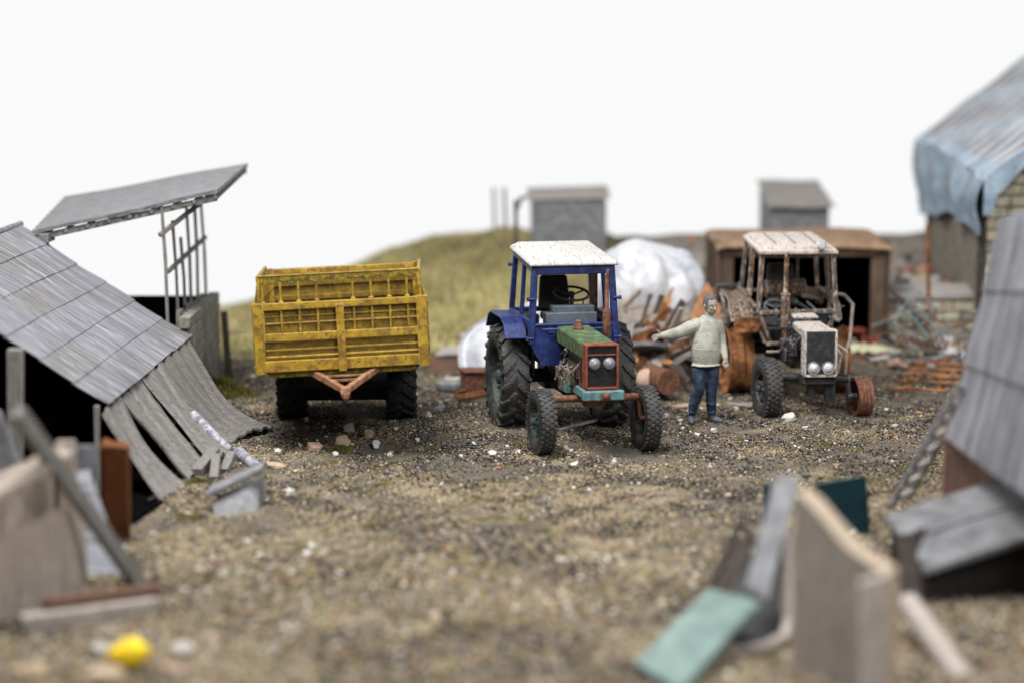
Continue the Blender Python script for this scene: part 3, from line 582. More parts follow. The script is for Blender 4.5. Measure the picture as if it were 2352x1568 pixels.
def burnt_tractor():
    t = thing('tractor', 'burnt-out rusty tractor shell with open cab and bare wheel rims, right of the man', 'tractor', (4.68,37.1,-.02), R(5))
    m_, k_ = M['burnt'], M['burntblk']
    wheel(t, (-.83,0,.585), .60, .42, .585, None, M['rust'], None, -1, bare='bare', label='bare orange rusty rear rim'); wheel(t, (.83,0,.585), .60, .42, .585, None, M['rust'], None, 1, bare='bare', label='bare orange rusty rear rim')
    wheel(t, (-.78,-2.35,.475), .485, .26, .25, M['tyre'], k_, 'block', -1, steer=R(6), label='front wheel still with its black tyre')
    wheel(t, (.76,-2.35,.315), .31, .25, .315, None, M['rustpipe'], None, 1, bare='ribbed', steer=R(6), label='small ribbed rusty front rim without tyre')
    axle(t, k_, -2.35, .66, .56, (.475,.33), drop=.05, r=.075); gearbox(t, k_); engine(t, None, True)
    MB().box((-.1,-2.5,.50), (.10,.12,.3)).box((.22,-2.5,.46), (.16,.14,.36)).box((0,-2.55,.66), (.55,.3,.16)).build('front_bracket', k_, t, bevel=.02)
    mb = MB()
    def sec(y, hw, zt, zb): return [V((-hw,y,zb)), V((-hw,y,zt-.03)), V((-hw+.03,y,zt)), V((hw-.03,y,zt)), V((hw,y,zt-.03)), V((hw,y,zb))]
    A = sec(-1.75,.245,1.47,1.36); Bs = sec(-2.62,.25,1.455,1.30)
    mb.add(A+Bs, [(i,i+1,i+7,i+6) for i in range(5)]+[(0,1,2,3,4,5),(11,10,9,8,7,6),(0,6,11,5)])
    mb.box((0,-1.5,1.53), (.42,.26,.05), (.1,0,.1)); mb.build('bonnet', M['ash'], t, bevel=.015, jit=.006)
    mb = MB()
    for s in (-1,1): mb.box((s*.25,-2.66,1.08), (.035,.26,.72))
    mb.box((0,-2.66,1.445), (.53,.26,.03)); mb.box((0,-2.66,.73), (.50,.26,.04))
    g = mb.build('grille_housing', M['ash'], t, bevel=.010)
    MB().box((0,-2.745,1.09), (.46,.05,.66)).build('grille', k_, g, bevel=.01)
    for s in (-1,1):
        MB().lathe([(-.05,0),(-.04,.05),(-.02,.075),(.0,.088)], (s*.12,-2.80,.86), 24, axis='y').build('headlight', M['lampw'], g)
        MB().lathe([(-.012,.083),(-.02,.098),(.03,.10),(.03,.083)], (s*.12,-2.80,.86), 24, axis='y').build('lamp_ring', m_, g)
    MB().tube([(-.31,-1.5,1.15),(-.31,-1.5,1.35),(-.31,-1.5,1.36),(-.31,-1.5,1.90),(-.31,-1.5,1.94),(-.30,-1.49,2.5),(-.285,-1.50,2.58)], [.05,.05,.078,.078,.040,.036,.032], 14).build('exhaust_pipe', M['burnt'], t, smooth=40)
    mb = MB(); w = .055
    for s in (-1,1):
        mb.beam((s*.66,-1.02,1.52),(s*.60,-.94,2.50), .075,.065,up=(0,1,0)); mb.beam((s*.69,-.33,1.72),(s*.62,-.30,2.60), .08,.05,up=(0,1,0)); mb.beam((s*.67,.46,1.74),(s*.60,.40,2.66), .065,.06,up=(0,1,0))
        mb.beam((s*.60,-.95,2.50),(s*.60,.42,2.66), .06,.06); mb.beam((s*.69,-.9,1.62),(s*.69,.5,1.76), .07,.06)
        mb.beam((s*.66,-1.0,1.56),(s*.44,-.98,1.02), .06,.06,up=(0,1,0)); mb.beam((s*.69,-.45,1.68),(s*.52,-.9,1.0), .06,.05,up=(0,1,0)); mb.beam((s*.52,-.98,1.0),(s*.18,-1.0,1.02), .06,.06)
        mb.beam((s*.20,-1.0,1.02),(s*.22,-1.0,1.5), .05,.05,up=(0,1,0))
    mb.beam((-.66,-1.02,1.53),(.66,-1.02,1.55), .06,.07); mb.beam((-.6,-.95,2.50),(.6,-.95,2.50), .06,.06); mb.beam((-.6,.41,2.66),(.6,.41,2.66), .05,.05); mb.beam((-.67,.46,1.74),(.67,.46,1.74), .05,.05)
    mb.beam((.35,-.98,1.5),(.30,.42,2.62), .05,.05) if False else mb.beam((.30,.42,1.74),(.32,.41,2.64), .05,.05,up=(0,1,0)); mb.beam((-.5,.44,1.74),(-.52,.41,2.64), .045,.045,up=(0,1,0))
    cab = mb.build('cab_frame', m_, t, bevel=.014, jit=.006)
    mb = MB(); zf, zb = 2.54, 2.67
    def ring(e, dz): return [V((-.67+e,-1.05+e,zf+dz)), V((.67-e,-1.05+e,zf+dz)), V((.66-e,.50-e,zb+dz)), V((-.66+e,.50-e,zb+dz))]
    vs = ring(0,-.03)+ring(0,.01)+ring(.07,.045)+ring(.075,.055)+ring(.15,.085)
    mb.add(vs, [(3,2,1,0),(16,17,18,19)]+[(q*4+i,q*4+(i+1)%4,q*4+(i+1)%4+4,q*4+i+4) for q in range(4) for i in range(4)])
    for i in range(3): mb.box((-.34+.34*i,-.25,2.718), (.018,1.1,.014), (R(4.8),0,0))
    mb.build('roof', M['ashroof'], t, bevel=.012, jit=.004)
    lp = MB().lathe([(-.05,0),(-.045,.06),(-.02,.085),(.04,.07),(.06,.03),(.06,0)], (.36,-1.12,2.66), 20, axis='y').tube([(.36,-1.10,2.66),(.36,-1.0,2.52)], .02, 8).build('work_lamp', M['ash'], t)
    MB().lathe([(-.054,0),(-.050,.055)], (.36,-1.12,2.66), 20, axis='y').build('lamp_glass', M['lampw'], lp)
    for s in (-1,1):
        mb = MB(); pr = [(.62,1.50),(.50,1.72),(.42,1.78),(-.40,1.70),(-.62,1.58),(-.78,1.36)]
        wd_ = .38 if s < 0 else .12; mb.grid(lambda u,v: (s*(.70+wd_*u), pr[min(5,int(v*5+.001))][0], pr[min(5,int(v*5+.001))][1]+.02*math.sin(9*u)), 4, 5)
        o = mb.build('mudguard', m_, t, smooth=0, jit=.012); sd = o.modifiers.new('solid','SOLIDIFY'); sd.thickness = .03
        if s < 0: MB().grid(lambda u,v: (-1.02+.42*u, -.80-.02*v, 1.40-.24*v+.03*u), 4, 3).build('mudguard_flap', M['rust'], o, smooth=0, jit=.012).modifiers.new('solid','SOLIDIFY').thickness = .02
        mb = MB(); mb.tube([(s*.68,.1,1.76),(s*1.02,-.1,1.70),(s*1.04,-.6,1.60),(s*.92,-.95,1.05),(s*.84,-1.0,.85)] if s > 0 else [(s*1.06,.3,1.72),(s*1.09,-.2,1.6),(s*1.05,-.2,1.25)], .028, 8); mb.build('mudguard_stay', m_, t)
    MB().box((-.95,.35,1.83), (.34,.2,.08)).build('tool_box', M['burntblk'], t, bevel=.02)
    mb = MB(); mb.tube([(-.32,.10,1.80),(.36,.12,1.82)], .15, 18); mb.build('fuel_tank', M['burnt'], t, smooth=40)
    seat(t, M['burntblk'], 1.60); steering(t, M['burntblk'], (-.28,-.6,1.58), .19, .5)
    mb = MB(); rnd = random.Random(9)
    for i in range(16): a = V((rnd.uniform(-.5,.55), rnd.uniform(-.9,.4), rnd.uniform(1.25,1.6))); mb.tube([a, a+V((rnd.uniform(-.3,.3), rnd.uniform(-.3,.3), rnd.uniform(-.1,.25)))], rnd.uniform(.012,.03), 6)
    MB().prism([(.25,-.95,1.10),(.62,-.95,1.10),(.62,-.95,1.50),(.25,-.95,1.50)], (0,.02,0)).build('scorched_panel', k_, t); MB().box((.45,.2,1.72), (.42,.5,.05), (.3,.2,.2)).build('loose_plate', m_, t, bevel=.01);
    mb.box((0,-.3,1.30),(.9,.9,.03)); mb.build('wiring_scrap', k_, t)
    for pts in ([(.40,-2.3,.72),(.46,-2.25,1.0),(.36,-2.2,1.12)], [(.52,-2.3,.68),(.54,-2.3,1.05),(.40,-2.25,1.15)], [(.36,-2.4,.7),(.37,-2.3,1.0)], [(-.55,-1.2,.9),(-.3,-1.2,.9)]): MB().tube(pts, .022, 7).build('steering_rod', m_, t)
    return t
blue_tractor(); burnt_tractor()
# ------------------------------------------------------------------ trailer
def trailer():
    t = thing('farm_trailer', 'mustard yellow tipping trailer with slatted rack and rusty drawbar', 'trailer', (-2.66,34.7,-.01), R(3.5))
    Mx = Matrix.Translation((0,0,1.10)) @ Matrix.Rotation(R(3.5), 4, 'X').inverted() @ Matrix.Rotation(R(-2.6), 4, 'Y')
    yf, yb, hw = -3.65, .32, 1.25
    def bld(mb, n, mt, par=t, **k): mb.xf(Mx); kk = dict(bevel=.012, jit=.004); kk.update(k); return mb.build(n, mt, par, **kk)
    ribs = [-1.10,-.84,-.58,-.32,-.06,.20,.46,.72,.98,1.13]
    # front panel
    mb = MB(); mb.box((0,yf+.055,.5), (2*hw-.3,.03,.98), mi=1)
    for z in (.22,.32,.44,.70,.80): mb.box((0,yf+.04,z), (2*hw-.3,.04,.022)) if z > .5 else mb.prism([(-hw+.15,yf+.045,z-.035),(-hw+.15,yf+.01,z),(-hw+.15,yf+.045,z+.02)], (2*hw-.3,0,0))
    for s in (-1,1): mb.box((s*(hw-.075),yf+.03,.49), (.15,.10,1.02))
    mb.box((0,yf+.02,.945), (2*hw-.3,.10,.10)); mb.box((0,yf+.02,.50), (2*hw-.3,.09,.115)); mb.box((0,yf+.02,.09), (2*hw-.3,.09,.16)); mb.box((.0,yf-.02,.46), (.11,.10,.96))
    for x in ribs:
        if abs(x) > .07: mb.box((x,yf+.03,.73), (.032,.07,.34))
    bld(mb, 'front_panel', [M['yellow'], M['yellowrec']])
    for s in (-1,1):   # side panels
        mb = MB(); X = s*(hw-.03); Lc = (yf+yb)/2; Ln = yb-yf
        mb.box((X,Lc,.5), (.03,Ln-.16,.98))
        for z in (.05,.5,.95): mb.box((X+s*.01,Lc,z), (.08,Ln-.12,.10))
        for k in range(14): y = yf+.22+k*(Ln-.44)/13; mb.box((X+s*.02,y,.5), (.07,.05,.86))
        for z in (.2,.3,.4,.65,.75,.85): mb.box((X,Lc,z), (.05,Ln-.16,.02))
        bld(mb, 'side_panel', M['yellow'])
        mb = MB()   # raised rack on the side
        mb.beam((s*1.16,yf+.10,1.34),(s*1.24,yb-.1,1.34), .05,.09)
        for k in range(15): y = yf+.12+k*(Ln-.3)/14; mb.beam((s*1.21,y,1.0),(s*(1.16+.08*k/14),y,1.32), .03,.03,up=(0,1,0))
        bld(mb, 'side_rack', M['yellow'])
    mb = MB()   # rack on the front
    mb.box((0,yf+.06,1.335), (2.30,.035,.10)); mb.box((0,yf+.05,1.39), (2.33,.07,.02))
    for x in ribs[:-1]:
        if abs(x+.06) < .01: mb.box((x,yf+.05,1.28), (.035,.05,.10)); continue
        mb.beam((x,yf+.05,.99),(x,yf+.05,1.36), .030,.030,up=(0,1,0)); mb.box((x,yf+.04,1.005), (.07,.06,.035))
    for s in (-1,1): mb.beam((s*1.17,yf+.06,.98),(s*1.145,yf+.06,1.38), .04,.05,up=(0,1,0))
    rk = bld(mb, 'front_rack', M['yellow'])
    mb = MB(); mb.grid(lambda u,v: (-1.12+2.24*u, yf+.030, 1.372-(.075+.02*math.sin(40*u)+.012*math.sin(97*u))*v), 60, 2, thick=.006); bld(mb, 'soot_stain_strip', M['yellowdk'], rk, bevel=0)
    mb = MB(); mb.box((0,yb-.03,.68), (2*hw-.06,.04,1.30), mi=1)  # darker mustard puts the shade inside the trailer into the tail's colour
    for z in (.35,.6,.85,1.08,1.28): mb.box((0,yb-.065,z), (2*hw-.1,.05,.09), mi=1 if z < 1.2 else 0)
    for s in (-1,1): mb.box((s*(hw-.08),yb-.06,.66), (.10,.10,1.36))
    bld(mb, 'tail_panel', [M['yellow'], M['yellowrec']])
    mb = MB(); mb.box((0,(yf+yb)/2,.03), (2*hw-.08,yb-yf-.08,.06)); bld(mb, 'floor', M['yellowdk'])
    mb = MB(); mb.prism([(-1.17,yf+.06,.015),(1.17,yf+.06,.015),(1.0,yf+.06,-.08),(-1.0,yf+.06,-.08)], (0,3.6,0)); bld(mb, 'sub_frame', M['yellowdk'])
    # drawbar: A-frame with two cross bars and an eye
    mb = MB(); ap = (.03,yf-.55,-.26)
    for s in (-1,1): mb.beam((s*.46+.02,yf+.10,-.03), ap, .085,.085)
    mb.beam((-.34,yf-.05,-.09),(.38,yf-.05,-.09), .035,.035); mb.beam((-.22,yf-.20,-.14),(.27,yf-.20,-.14), .035,.035)
    mb.box((.03,yf-.62,-.28), (.13,.22,.10), (-.3,0,0)); mb.lathe([(-.05,.0),(0,.05),(.06,.055)], (.03,yf-.70,-.35), 10, axis='z')
    bld(mb, 'drawbar', M['drawbar'], bevel=.012)
    MB().tube([(-.9,-.1,.58),(.9,-.1,.58)], .07, 12).box((0,-.1,.72), (1.9,.2,.2)).box((0,-.8,.80), (1.3,1.9,.10)).box((0,-.15,.44),(1.5,.22,.26)).build('axle', M['tyreblk'], t)
    for s in (-1,1): wheel(t, (s*.87+.0,-.15,.56), .57, .46, .30, M['tyreblk'], M['tyreblk'], 'lug', s)
    return t
trailer()
# ------------------------------------------------------------------ the man: one continuous skin made by voxel remesh
def person():
    mb = MB()
    T = lambda pts, r, n=14: (mb.tube(pts, r, n), [mb.ell(p, (q,q,q), 12, 8) for p, q in zip(pts, r)])
    # torso (x right, -y towards the camera)
    for z, rx, ry, x, y in ((.95+.04*k_, *[np.interp(.95+.04*k_, [.95,1.05,1.2,1.4,1.52,1.6,1.66], q_) for q_ in ([.215,.228,.232,.222,.218,.185,.12],[.155,.175,.185,.160,.145,.12,.09],[0,0,.0,.015,.03,.035,.04],[0,-.01,-.02,-.01,.01,.015,.02])]) for k_ in range(18)):
        mb.ell((x,y,z), (rx,ry,.10), 20, 12)
    T([(.03,.01,1.62),(.045,.0,1.74)], [.085,.075])
    # head, turned to the right and a little down
    hm = Matrix.Translation((.06,-.02,1.865)) @ Matrix.Rotation(R(32), 4, 'Z') @ Matrix.Rotation(R(10), 4, 'X') @ Matrix.Scale(1.10, 4)
    k = len(mb.v)
    mb.ell((0,.0,.035), (.092,.112,.125), 22, 16); mb.ell((0,-.035,-.045), (.070,.080,.085), 18, 12); mb.ell((0,-.062,-.098), (.036,.034,.03), 12, 8)
    mb.tube([(0,-.10,.035),(0,-.135,-.025)], [.011,.021], 10); mb.ell((0,-.132,-.03), (.021,.016,.014), 10, 8)
    for s in (-1,1):
        mb.ell((s*.034,-.100,.048), (.028,.014,.010), 10, 7); mb.ell((s*.038,-.091,-.015), (.030,.020,.022), 10, 7); mb.ell((s*.094,.005,.0), (.014,.028,.038), 10, 8)
    mb.ell((0,-.104,-.055), (.028,.014,.007), 10, 6); mb.ell((0,-.101,-.072), (.024,.013,.008), 10, 6)
    mb.xf(hm, k)
    # outstretched arm (left in the picture)
    T([(-.15,.0,1.56),(-.30,-.03,1.50),(-.43,-.06,1.445),(-.58,-.10,1.415),(-.70,-.13,1.405)], [.115,.108,.094,.080,.056])
    T([(-.69,-.13,1.405),(-.76,-.15,1.395)], [.040,.042])
    for i, (l, dz) in enumerate(((.085,.028),(.095,.008),(.09,-.012),(.07,-.030))):
        b_ = V((-.78,-.155-.005*i,1.392+dz)); T([b_, b_+V((-l*.55,-.012,.002-.010*i)), b_+V((-l,-.035,-.006-.012*i))], [.0135,.0125,.010], 8)
    T([(-.735,-.145,1.42),(-.752,-.16,1.465),(-.785,-.165,1.505)], [.017,.0145,.011], 8)
    # hanging arm (right)
    T([(.19,.02,1.57),(.235,.03,1.40),(.262,.01,1.25),(.29,-.05,1.12),(.305,-.09,1.05)], [.095,.082,.070,.058,.044])
    T([(.305,-.09,1.06),(.31,-.10,.985)], [.036,.040])
    for i, (l, dx) in enumerate(((.08,-.030),(.09,-.008),(.085,.013),(.065,.030))):
        b_ = V((.312+dx,-.11,.965)); T([b_, b_+V((.004,-.02,-l*.5)), b_+V((.0,-.008,-l))], [.0135,.0125,.010], 8)
    T([(.285,-.11,1.01),(.262,-.13,.97),(.262,-.135,.935)], [.016,.014,.011], 8)
    # legs
    T([(-.10,.0,.90),(-.105,-.05,.72),(-.10,-.10,.56),(-.155,-.05,.38),(-.205,-.01,.20),(-.215,-.0,.11)], [.128,.115,.095,.090,.078,.062])
    T([(.10,.02,.90),(.105,.02,.70),(.095,.0,.52),(.10,.03,.34),(.11,.06,.17),(.11,.06,.10)], [.125,.112,.092,.086,.078,.062])
    T([(-.215,.02,.06),(-.225,-.12,.05),(-.225,-.20,.042)], [.058,.055,.040]); T([(.11,.07,.06),(.19,-.03,.05),(.245,-.08,.042)], [.058,.054,.038])
    # cloth folds
    mb.tube([(-.225,-.06,.93),(-.12,-.15,.92),(0,-.17,.915),(.12,-.15,.92),(.225,-.06,.93)], .022, 8)
    for z in (.45,.30,.16): mb.tube([(-.27+.2*(.5-z)*0,-.05,z),(-.19,-.13,z+.02),(-.11,-.07,z-.01)], .014, 8); mb.tube([(.03,-.03,z+.02),(.10,-.06,z-.01),(.17,-.01,z+.01)], .014, 8)
    o = mb.build('person', M['sweater'], smooth=0)
    rm = o.modifiers.new('r', 'REMESH'); rm.mode = 'VOXEL'; rm.voxel_size = .0085
    sm = o.modifiers.new('s', 'SMOOTH'); sm.factor = .5; sm.iterations = 5
    dg = bpy.context.evaluated_depsgraph_get(); dg.update()
    me = bpy.data.meshes.new_from_object(o.evaluated_get(dg)); o.modifiers.clear(); o.data = me
    me.materials.clear()
    for q in ('sweater','jeans','skin','shoe'): me.materials.append(M[q])
    n = len(me.polygons); c = np.empty(n*3, 'f'); me.polygons.foreach_get('center', c); c = c.reshape(-1, 3)
    i = np.zeros(n, 'i'); x, y, z = c.T
    i[(z < .925+.006*np.sin(9*x)) & (np.abs(x) < .268)] = 1
    i[z < .115] = 3; i[(z < .085)] = 3
    i[z > 1.715] = 2; i[(x < -.715)] = 2; i[(x > .272) & (z < 1.035)] = 2; i[(x > .262) & (z < 1.0) & (z > .8)] = 2
    me.polygons.foreach_set('material_index', i); me.polygons.foreach_set('use_smooth', [True]*n)
    g = G(1619, 968); o.location = (g.x, g.y, hz(g.x, g.y)); o.scale = (1,1,1)
    tag(o, 'standing man in cream sweater and blue jeans with one arm stretched out', 'person')
    hb = MB(); hb.ell((0,.012,.045), (.101,.116,.128), 24, 18)
    keep = []
    for f in hb.f:
        cc = sum((hb.v[q] for q in f), V())/len(f)
        if cc.z > .118 or (cc.y > -.005+.02*math.sin(30*cc.z) and cc.z > -.06) or (abs(cc.x) > .075 and cc.y > -.035 and cc.z > .0): keep.append(f)
    hb.f = keep; hb.m = [0]*len(keep); hb.v = [p for p in hb.v]; hb.xf(hm)
    h = hb.build('hair', M['hair'], o, smooth=60); sd = h.modifiers.new('s','SOLIDIFY'); sd.thickness = .012
    return o
person()
# ------------------------------------------------------------------ helpers for sheets and masonry
def bil(a, b, c, d):
    a, b, c, d = V(a), V(b), V(c), V(d)
    return lambda u, v: (a*(1-u)+b*u)*(1-v)+(d*(1-u)+c*u)*v
def tin_roof(mb, a, b, c, d, rows, waves, amp=.016, sag=0.0, per=6, cols=3, seed=1, lift=.022, thick=.02, ragged=0.03):
    "a->b runs along the ridge, d->c along the eave; corrugations run down the slope; rows of overlapping sheets"
    rnd = random.Random(seed); Q = bil(a, b, c, d); nn = (V(b)-V(a)).cross(V(d)-V(a)).normalized()
    if nn.z < 0: nn = -nn
    for r in range(rows):
        v0, v1 = r/rows-(.01 if r else 0), (r+1)/rows
        for k in range(cols):
            u0, u1 = k/cols, (k+1)/cols; rg = rnd.uniform(-ragged, ragged)/rows*(1 if r == rows-1 else .25); tl = rnd.uniform(.0, .012); wv = waves/cols; mi = rnd.randrange(4)
            def fn(uu, vv):
                u = u0+(u1-u0)*uu; v = v0+(v1+rg-v0)*vv
                p = Q(u, v) + nn*(amp*math.sin(2*math.pi*uu*wv)+lift*(1-vv)*-.0+lift*vv*.6+tl*vv+.006*rnd.random()*0)
                p.z -= sag*math.sin(math.pi*v)*(.6+.5*math.sin(3*u+seed)) ; return p + nn*(.012*math.sin(13*v+7*u))
            mb.grid(fn, int(wv*per), 6, mi=mi, thick=thick)
def masonry(mb, a, b, h, bw, bh, th, seed=1, top=None, jit=.01, gap=.012, z0=None, mis=(0,)):
    rnd = random.Random(seed); a, b = V(a), V(b); L = (b-a).length; t = (b-a)/L; nrm = V((-t.y, t.x, 0)); rows = int(round(h/bh)); rot = math.atan2(t.y, t.x)
    for r in range(rows):
        s = -bw*.5*(r % 2)
        while s < L:
            w = bw*rnd.uniform(1-jit*18, 1+jit*18) if jit > .012 else bw
            s0, s1 = max(s, 0), min(s+w, L)
            mid = (s0+s1)/2
            if s1-s0 > .04 and (top is None or (r+.5)*bh < top(mid/L)):
                c = a+t*mid+V((0,0,(r+.5)*bh))+nrm*rnd.uniform(-jit, jit)
                mb.box(c, (s1-s0-gap, th*rnd.uniform(.96,1.0), bh-gap), (0,0,rot), mi=rnd.choice(mis))
            s += w
# ------------------------------------------------------------------ ruined barn on the left
def barn():
    o = V((-6.8, 32, 0)); t = thing('ruined_barn', 'collapsed grey tin-roofed barn with slatted siding hanging to the ground', 'barn', o)
    A, Bp, C, D = V((-8.05,35.5,3.0)), V((-5.30,35.5,1.17)), V((-5.40,28.7,1.17)), V((-8.05,28.5,3.02))
    mb = MB(); tin_roof(mb, D, A, Bp, C, 6, 84, amp=.021, sag=.04, cols=4, seed=4); mb.build('roof', TIN, t, off=o, smooth=50)
    mb = MB(); A2, D2 = V((-11.2,35.5,.9)), V((-11.2,28.5,.9)); tin_roof(mb, D, A, A2, D2, 5, 60, cols=3, seed=8); mb.build('roof', TIN, t, off=o, smooth=50)
    MB().tube([D+V((0,0,.03)), A+V((0,.1,.03))], .05, 8).build('ridge_cap', M['greymetal'], t, off=o)
    # raised far roof slab: planks over a frame
    a, b, c, d = W(72,532,35.4), W(499,437,35.4), W(568,374,38.6), W(150,452,38.9)
    mb = MB(); Q = bil(a, b, c, d); nn = (b-a).cross(d-a).normalized()
    def slab(u, v): return Q(u, v)+nn*(.008*math.sin(60*v)+.010*math.sin(9*u+2*v))
    mb.grid(slab, 14, 60, thick=.06); mb.build('raised_roof', M['greyslab'], t, off=o, smooth=50)
    mb = MB()
    for v in (.02,.98): mb.beam(Q(.0,v)-nn*.13, Q(.985,v)-nn*.13, .06,.10)
    for k in range(9): u = .06+.92*k/8; mb.beam(Q(u,.0)-nn*.12, Q(u,1.0)-nn*.12, .06,.06)
    mb.box(W(84,545,35.5), (.5,.5,.14)); mb.build('rafter_frame', M['greywood'], t, off=o, bevel=.008)
    # wall studs
    for (pxb, pyb, pxt, pyt, dd) in ((386,738,371,472,35.45),(410,740,396,507,36.2),(426,725,415,545,36.8),(440,710,427,462,37.6),(455,700,446,462,38.2),(474,682,461,466,38.9)):
        a_, b_ = W(pxb,pyb,dd), W(pxt,pyt,dd); mb = MB(); mb.beam(a_+V((0,0,-.25)), (a_+b_)/2+V((.015,0,0)), .05,.05,up=(0,1,0)); mb.beam((a_+b_)/2+V((.015,0,0)), b_, .05,.05,up=(0,1,0)); mb.build('stud', M['greypost'], t, off=o, bevel=.006, jit=.004)
    for (p, q) in ((W(366,541,35.40), W(497,438,36.3)), (W(385,625,35.6), W(472,545,38.85))):
        MB().beam(p, q, .06,.07).build('rail', M['greypost'], t, off=o, bevel=.008, jit=.004)
    # block walls
    mb = MB(); masonry(mb, (-5.36,33.0,0), (-5.36,39.0,0), 1.45, .42, .19, .18, seed=3, top=lambda u: .85 if u < .42 else 1.5, jit=.008)
    mb.box((-5.40,36.0,.58), (.10,5.9,1.12)); mb.build('block_wall', M['block'], t, off=o, bevel=.01)
    rnd = random.Random(2)
    for k in range(12): MB().beam((-5.50,35.6+k*.28,1.2),(-5.50,35.6+k*.28,1.5+rnd.uniform(.0,.10)), .07,.05,up=(0,1,0)).build('lath', M['greywood'], t, off=o, bevel=.006)
    mb = MB(); mb.box((-7.1,39.0,.72), (3.5,.16,1.44)); mb.box((-8.9,37.3,.7),(.14,3.4,1.4)); mb.box((-5.56,37.2,.6),(.06,3.4,1.25)); mb.build('back_wall', M['void'], t, off=o)  # shade of the block pit put into the wall colour
    mb = MB(); mb.box((-8.3,35.45,.55), (5.6,.1,1.1)); mb.prism([(-8.05,35.4,2.9),(-5.5,35.4,1.15),(-11,35.4,.9)], (0,.05,0)); mb.box((-11.0,32,.4),(.1,6.9,.9)); mb.box((-8.0,32.0,-.02), (6.3,7.0,.12)); mb.box((-5.62,33.2,.55),(.06,4.4,1.1)); mb.prism([(-10.9,26.7,.05),(-4.72,26.7,.05),(-4.50,27.9,.05),(-5.1,28.9,.05),(-10.9,28.9,.05)], (0,0,.03)); mb.build('dark_interior', M['void'], t, off=o)  # near-black walls and floor sheet paint in the shade under the roof
    # siding: three bowed strips sliding off the eave to the ground
    def strip(tops, ends, sag, flat=0.0, seed=0, n=26, wv=None, lip=0.0, nar=1, pw=1.15):
        mb = MB(); a0, b0 = tops; a1, b1 = ends
        def fn(u, v):
            v = v*(1+.045*noise.noise(V((u*6+seed*3,0,seed)))*(v > .5)); u_ = .5+(u-.5)*(1-.22*math.sin(math.pi*v)**2*nar); p = a0.lerp(b0, u_).lerp(a1.lerp(b1, u_), v)
            p.z = (a0.z*(1-u)+b0.z*u)*max(0,1-v)**pw + (a1.z*(1-u)+b1.z*u)*(1-max(0,1-v)**pw) - sag*math.sin(math.pi*min(1,v))*.5
            p.z += .026*math.sin(u*math.pi*2*(wv or 5)+seed)*(1-.3*v)+.010*math.sin(u*math.pi*2*(wv or 5)*2.7+seed)+.012*math.sin(31*u+3*v)
            if lip: p.z += lip*math.sin(math.pi*u)*max(0, v-.80)*5*.5
            p.x += .03*math.sin(5*v+seed)*u; p.y += .025*math.sin(4*v+9*u+seed)
            return p
        mb.grid(fn, 24, n, thick=.035); return mb
    E = lambda f, dz=-.03: C.lerp(Bp, f)+V((-.02,0,dz))
    strip((E(.47), E(.95)), (G(528,1022,.05), G(628,985,.05)), .20, seed=1, wv=5, lip=.16, nar=.8, pw=1.4).build('siding', M['greywood'], t, off=o, smooth=60)
    strip((E(.36), E(.58)), (G(488,1066,.10), G(528,1030,.10)), .04, seed=2, wv=2).build('siding', M['greywood'], t, off=o, smooth=60)
    strip((E(.15,-.06), E(.38,-.03)), (G(434,1100,.06), G(480,1064,.06)), .06, seed=5, wv=3).build('siding', M['greywood'], t, off=o, smooth=60)
    strip((E(-.05,-.05), E(.13)), (G(376,1156,.03), G(420,1122,.03)), .08, seed=3, wv=3).build('siding', M['greywood'], t, off=o, smooth=60)
    MB().beam(W(390,1163,28.0), W(432,1120,28.9), .30,.03).build('siding_end_board', M['greywood'], t, off=o, bevel=.006)
    # front gable posts seen under the roof edge
    a_, b_ = W(34,1110,27.9)+V((0,0,-.35)), W(36,800,27.9); MB().beam(a_, b_, .20,.16,up=(0,1,0)).build('gable_post', M['greypost'], t, off=o, bevel=.02)
    a_, b_ = W(224,1060,28.3)+V((0,0,-.6)), W(222,930,28.3); MB().beam(a_, b_, .07,.07,up=(0,1,0)).build('gable_post', M['greypost'], t, off=o, bevel=.01)
barn()
# whitewashed poles, stubs and trough
def rod(name, p, q, r, mt, label, cat, group=None, r2=None, n=12, square=False):
    mb = MB()
    if square: mb.beam(p, q, r*2, r*2)
    else: mb.tube([p, V(p).lerp(V(q), .5), q], [r, r*.97, r2 or r*.92], n)
    return single(name, mb, mt, label, cat, group, smooth=40, bevel=.006 if square else 0, jit=.003)
rod('pole', W(441,950,31.6), G(528,1036,.08), .075, M['pole'], 'long whitewashed pole leaning against the fallen siding', 'pole')
rod('pole', G(548,1038,.10), G(592,1074,.08), .085, M['pole'], 'short whitewashed pole stub between long pole and metal trough', 'pole')
rod('wooden_stub', G(493,1038,.22), G(452,1088,.07), .08, M['greypost'], 'thick slanting grey stub touching the foot of the siding', 'stub', square=True)
rod('wooden_stub', G(497,1048,.26), G(491,1102,.05), .06, M['greypost'], 'upright grey stub in the middle of three by the siding', 'stub', square=True)
rod('wooden_stub', G(533,1042,.24), G(515,1084,.06), .06, M['greypost'], 'short grey stub nearest to the whitewashed poles', 'stub', square=True)
t = thing('metal_trough', 'small bent grey sheet-metal trough lying right of the fallen siding', 'trough', G(535,1185), 0)
mb = MB(); g = G(535, 1185); a = G(490,1194,.02); b = G(594,1180,.02)
A_ = [G(490,1194,.0), G(594,1180,.0), W(596,1100,27.6), W(488,1152,27.3)]; bk = V((.02,.38,0))
mb.add(A_+[p+bk for p in A_], [(0,1,2,3),(5,4,7,6),(1,5,6,2),(4,0,3,7),(4,5,1,0)])
mb.build('trough_body', M['greymetal'], t, off=g, bevel=.012)
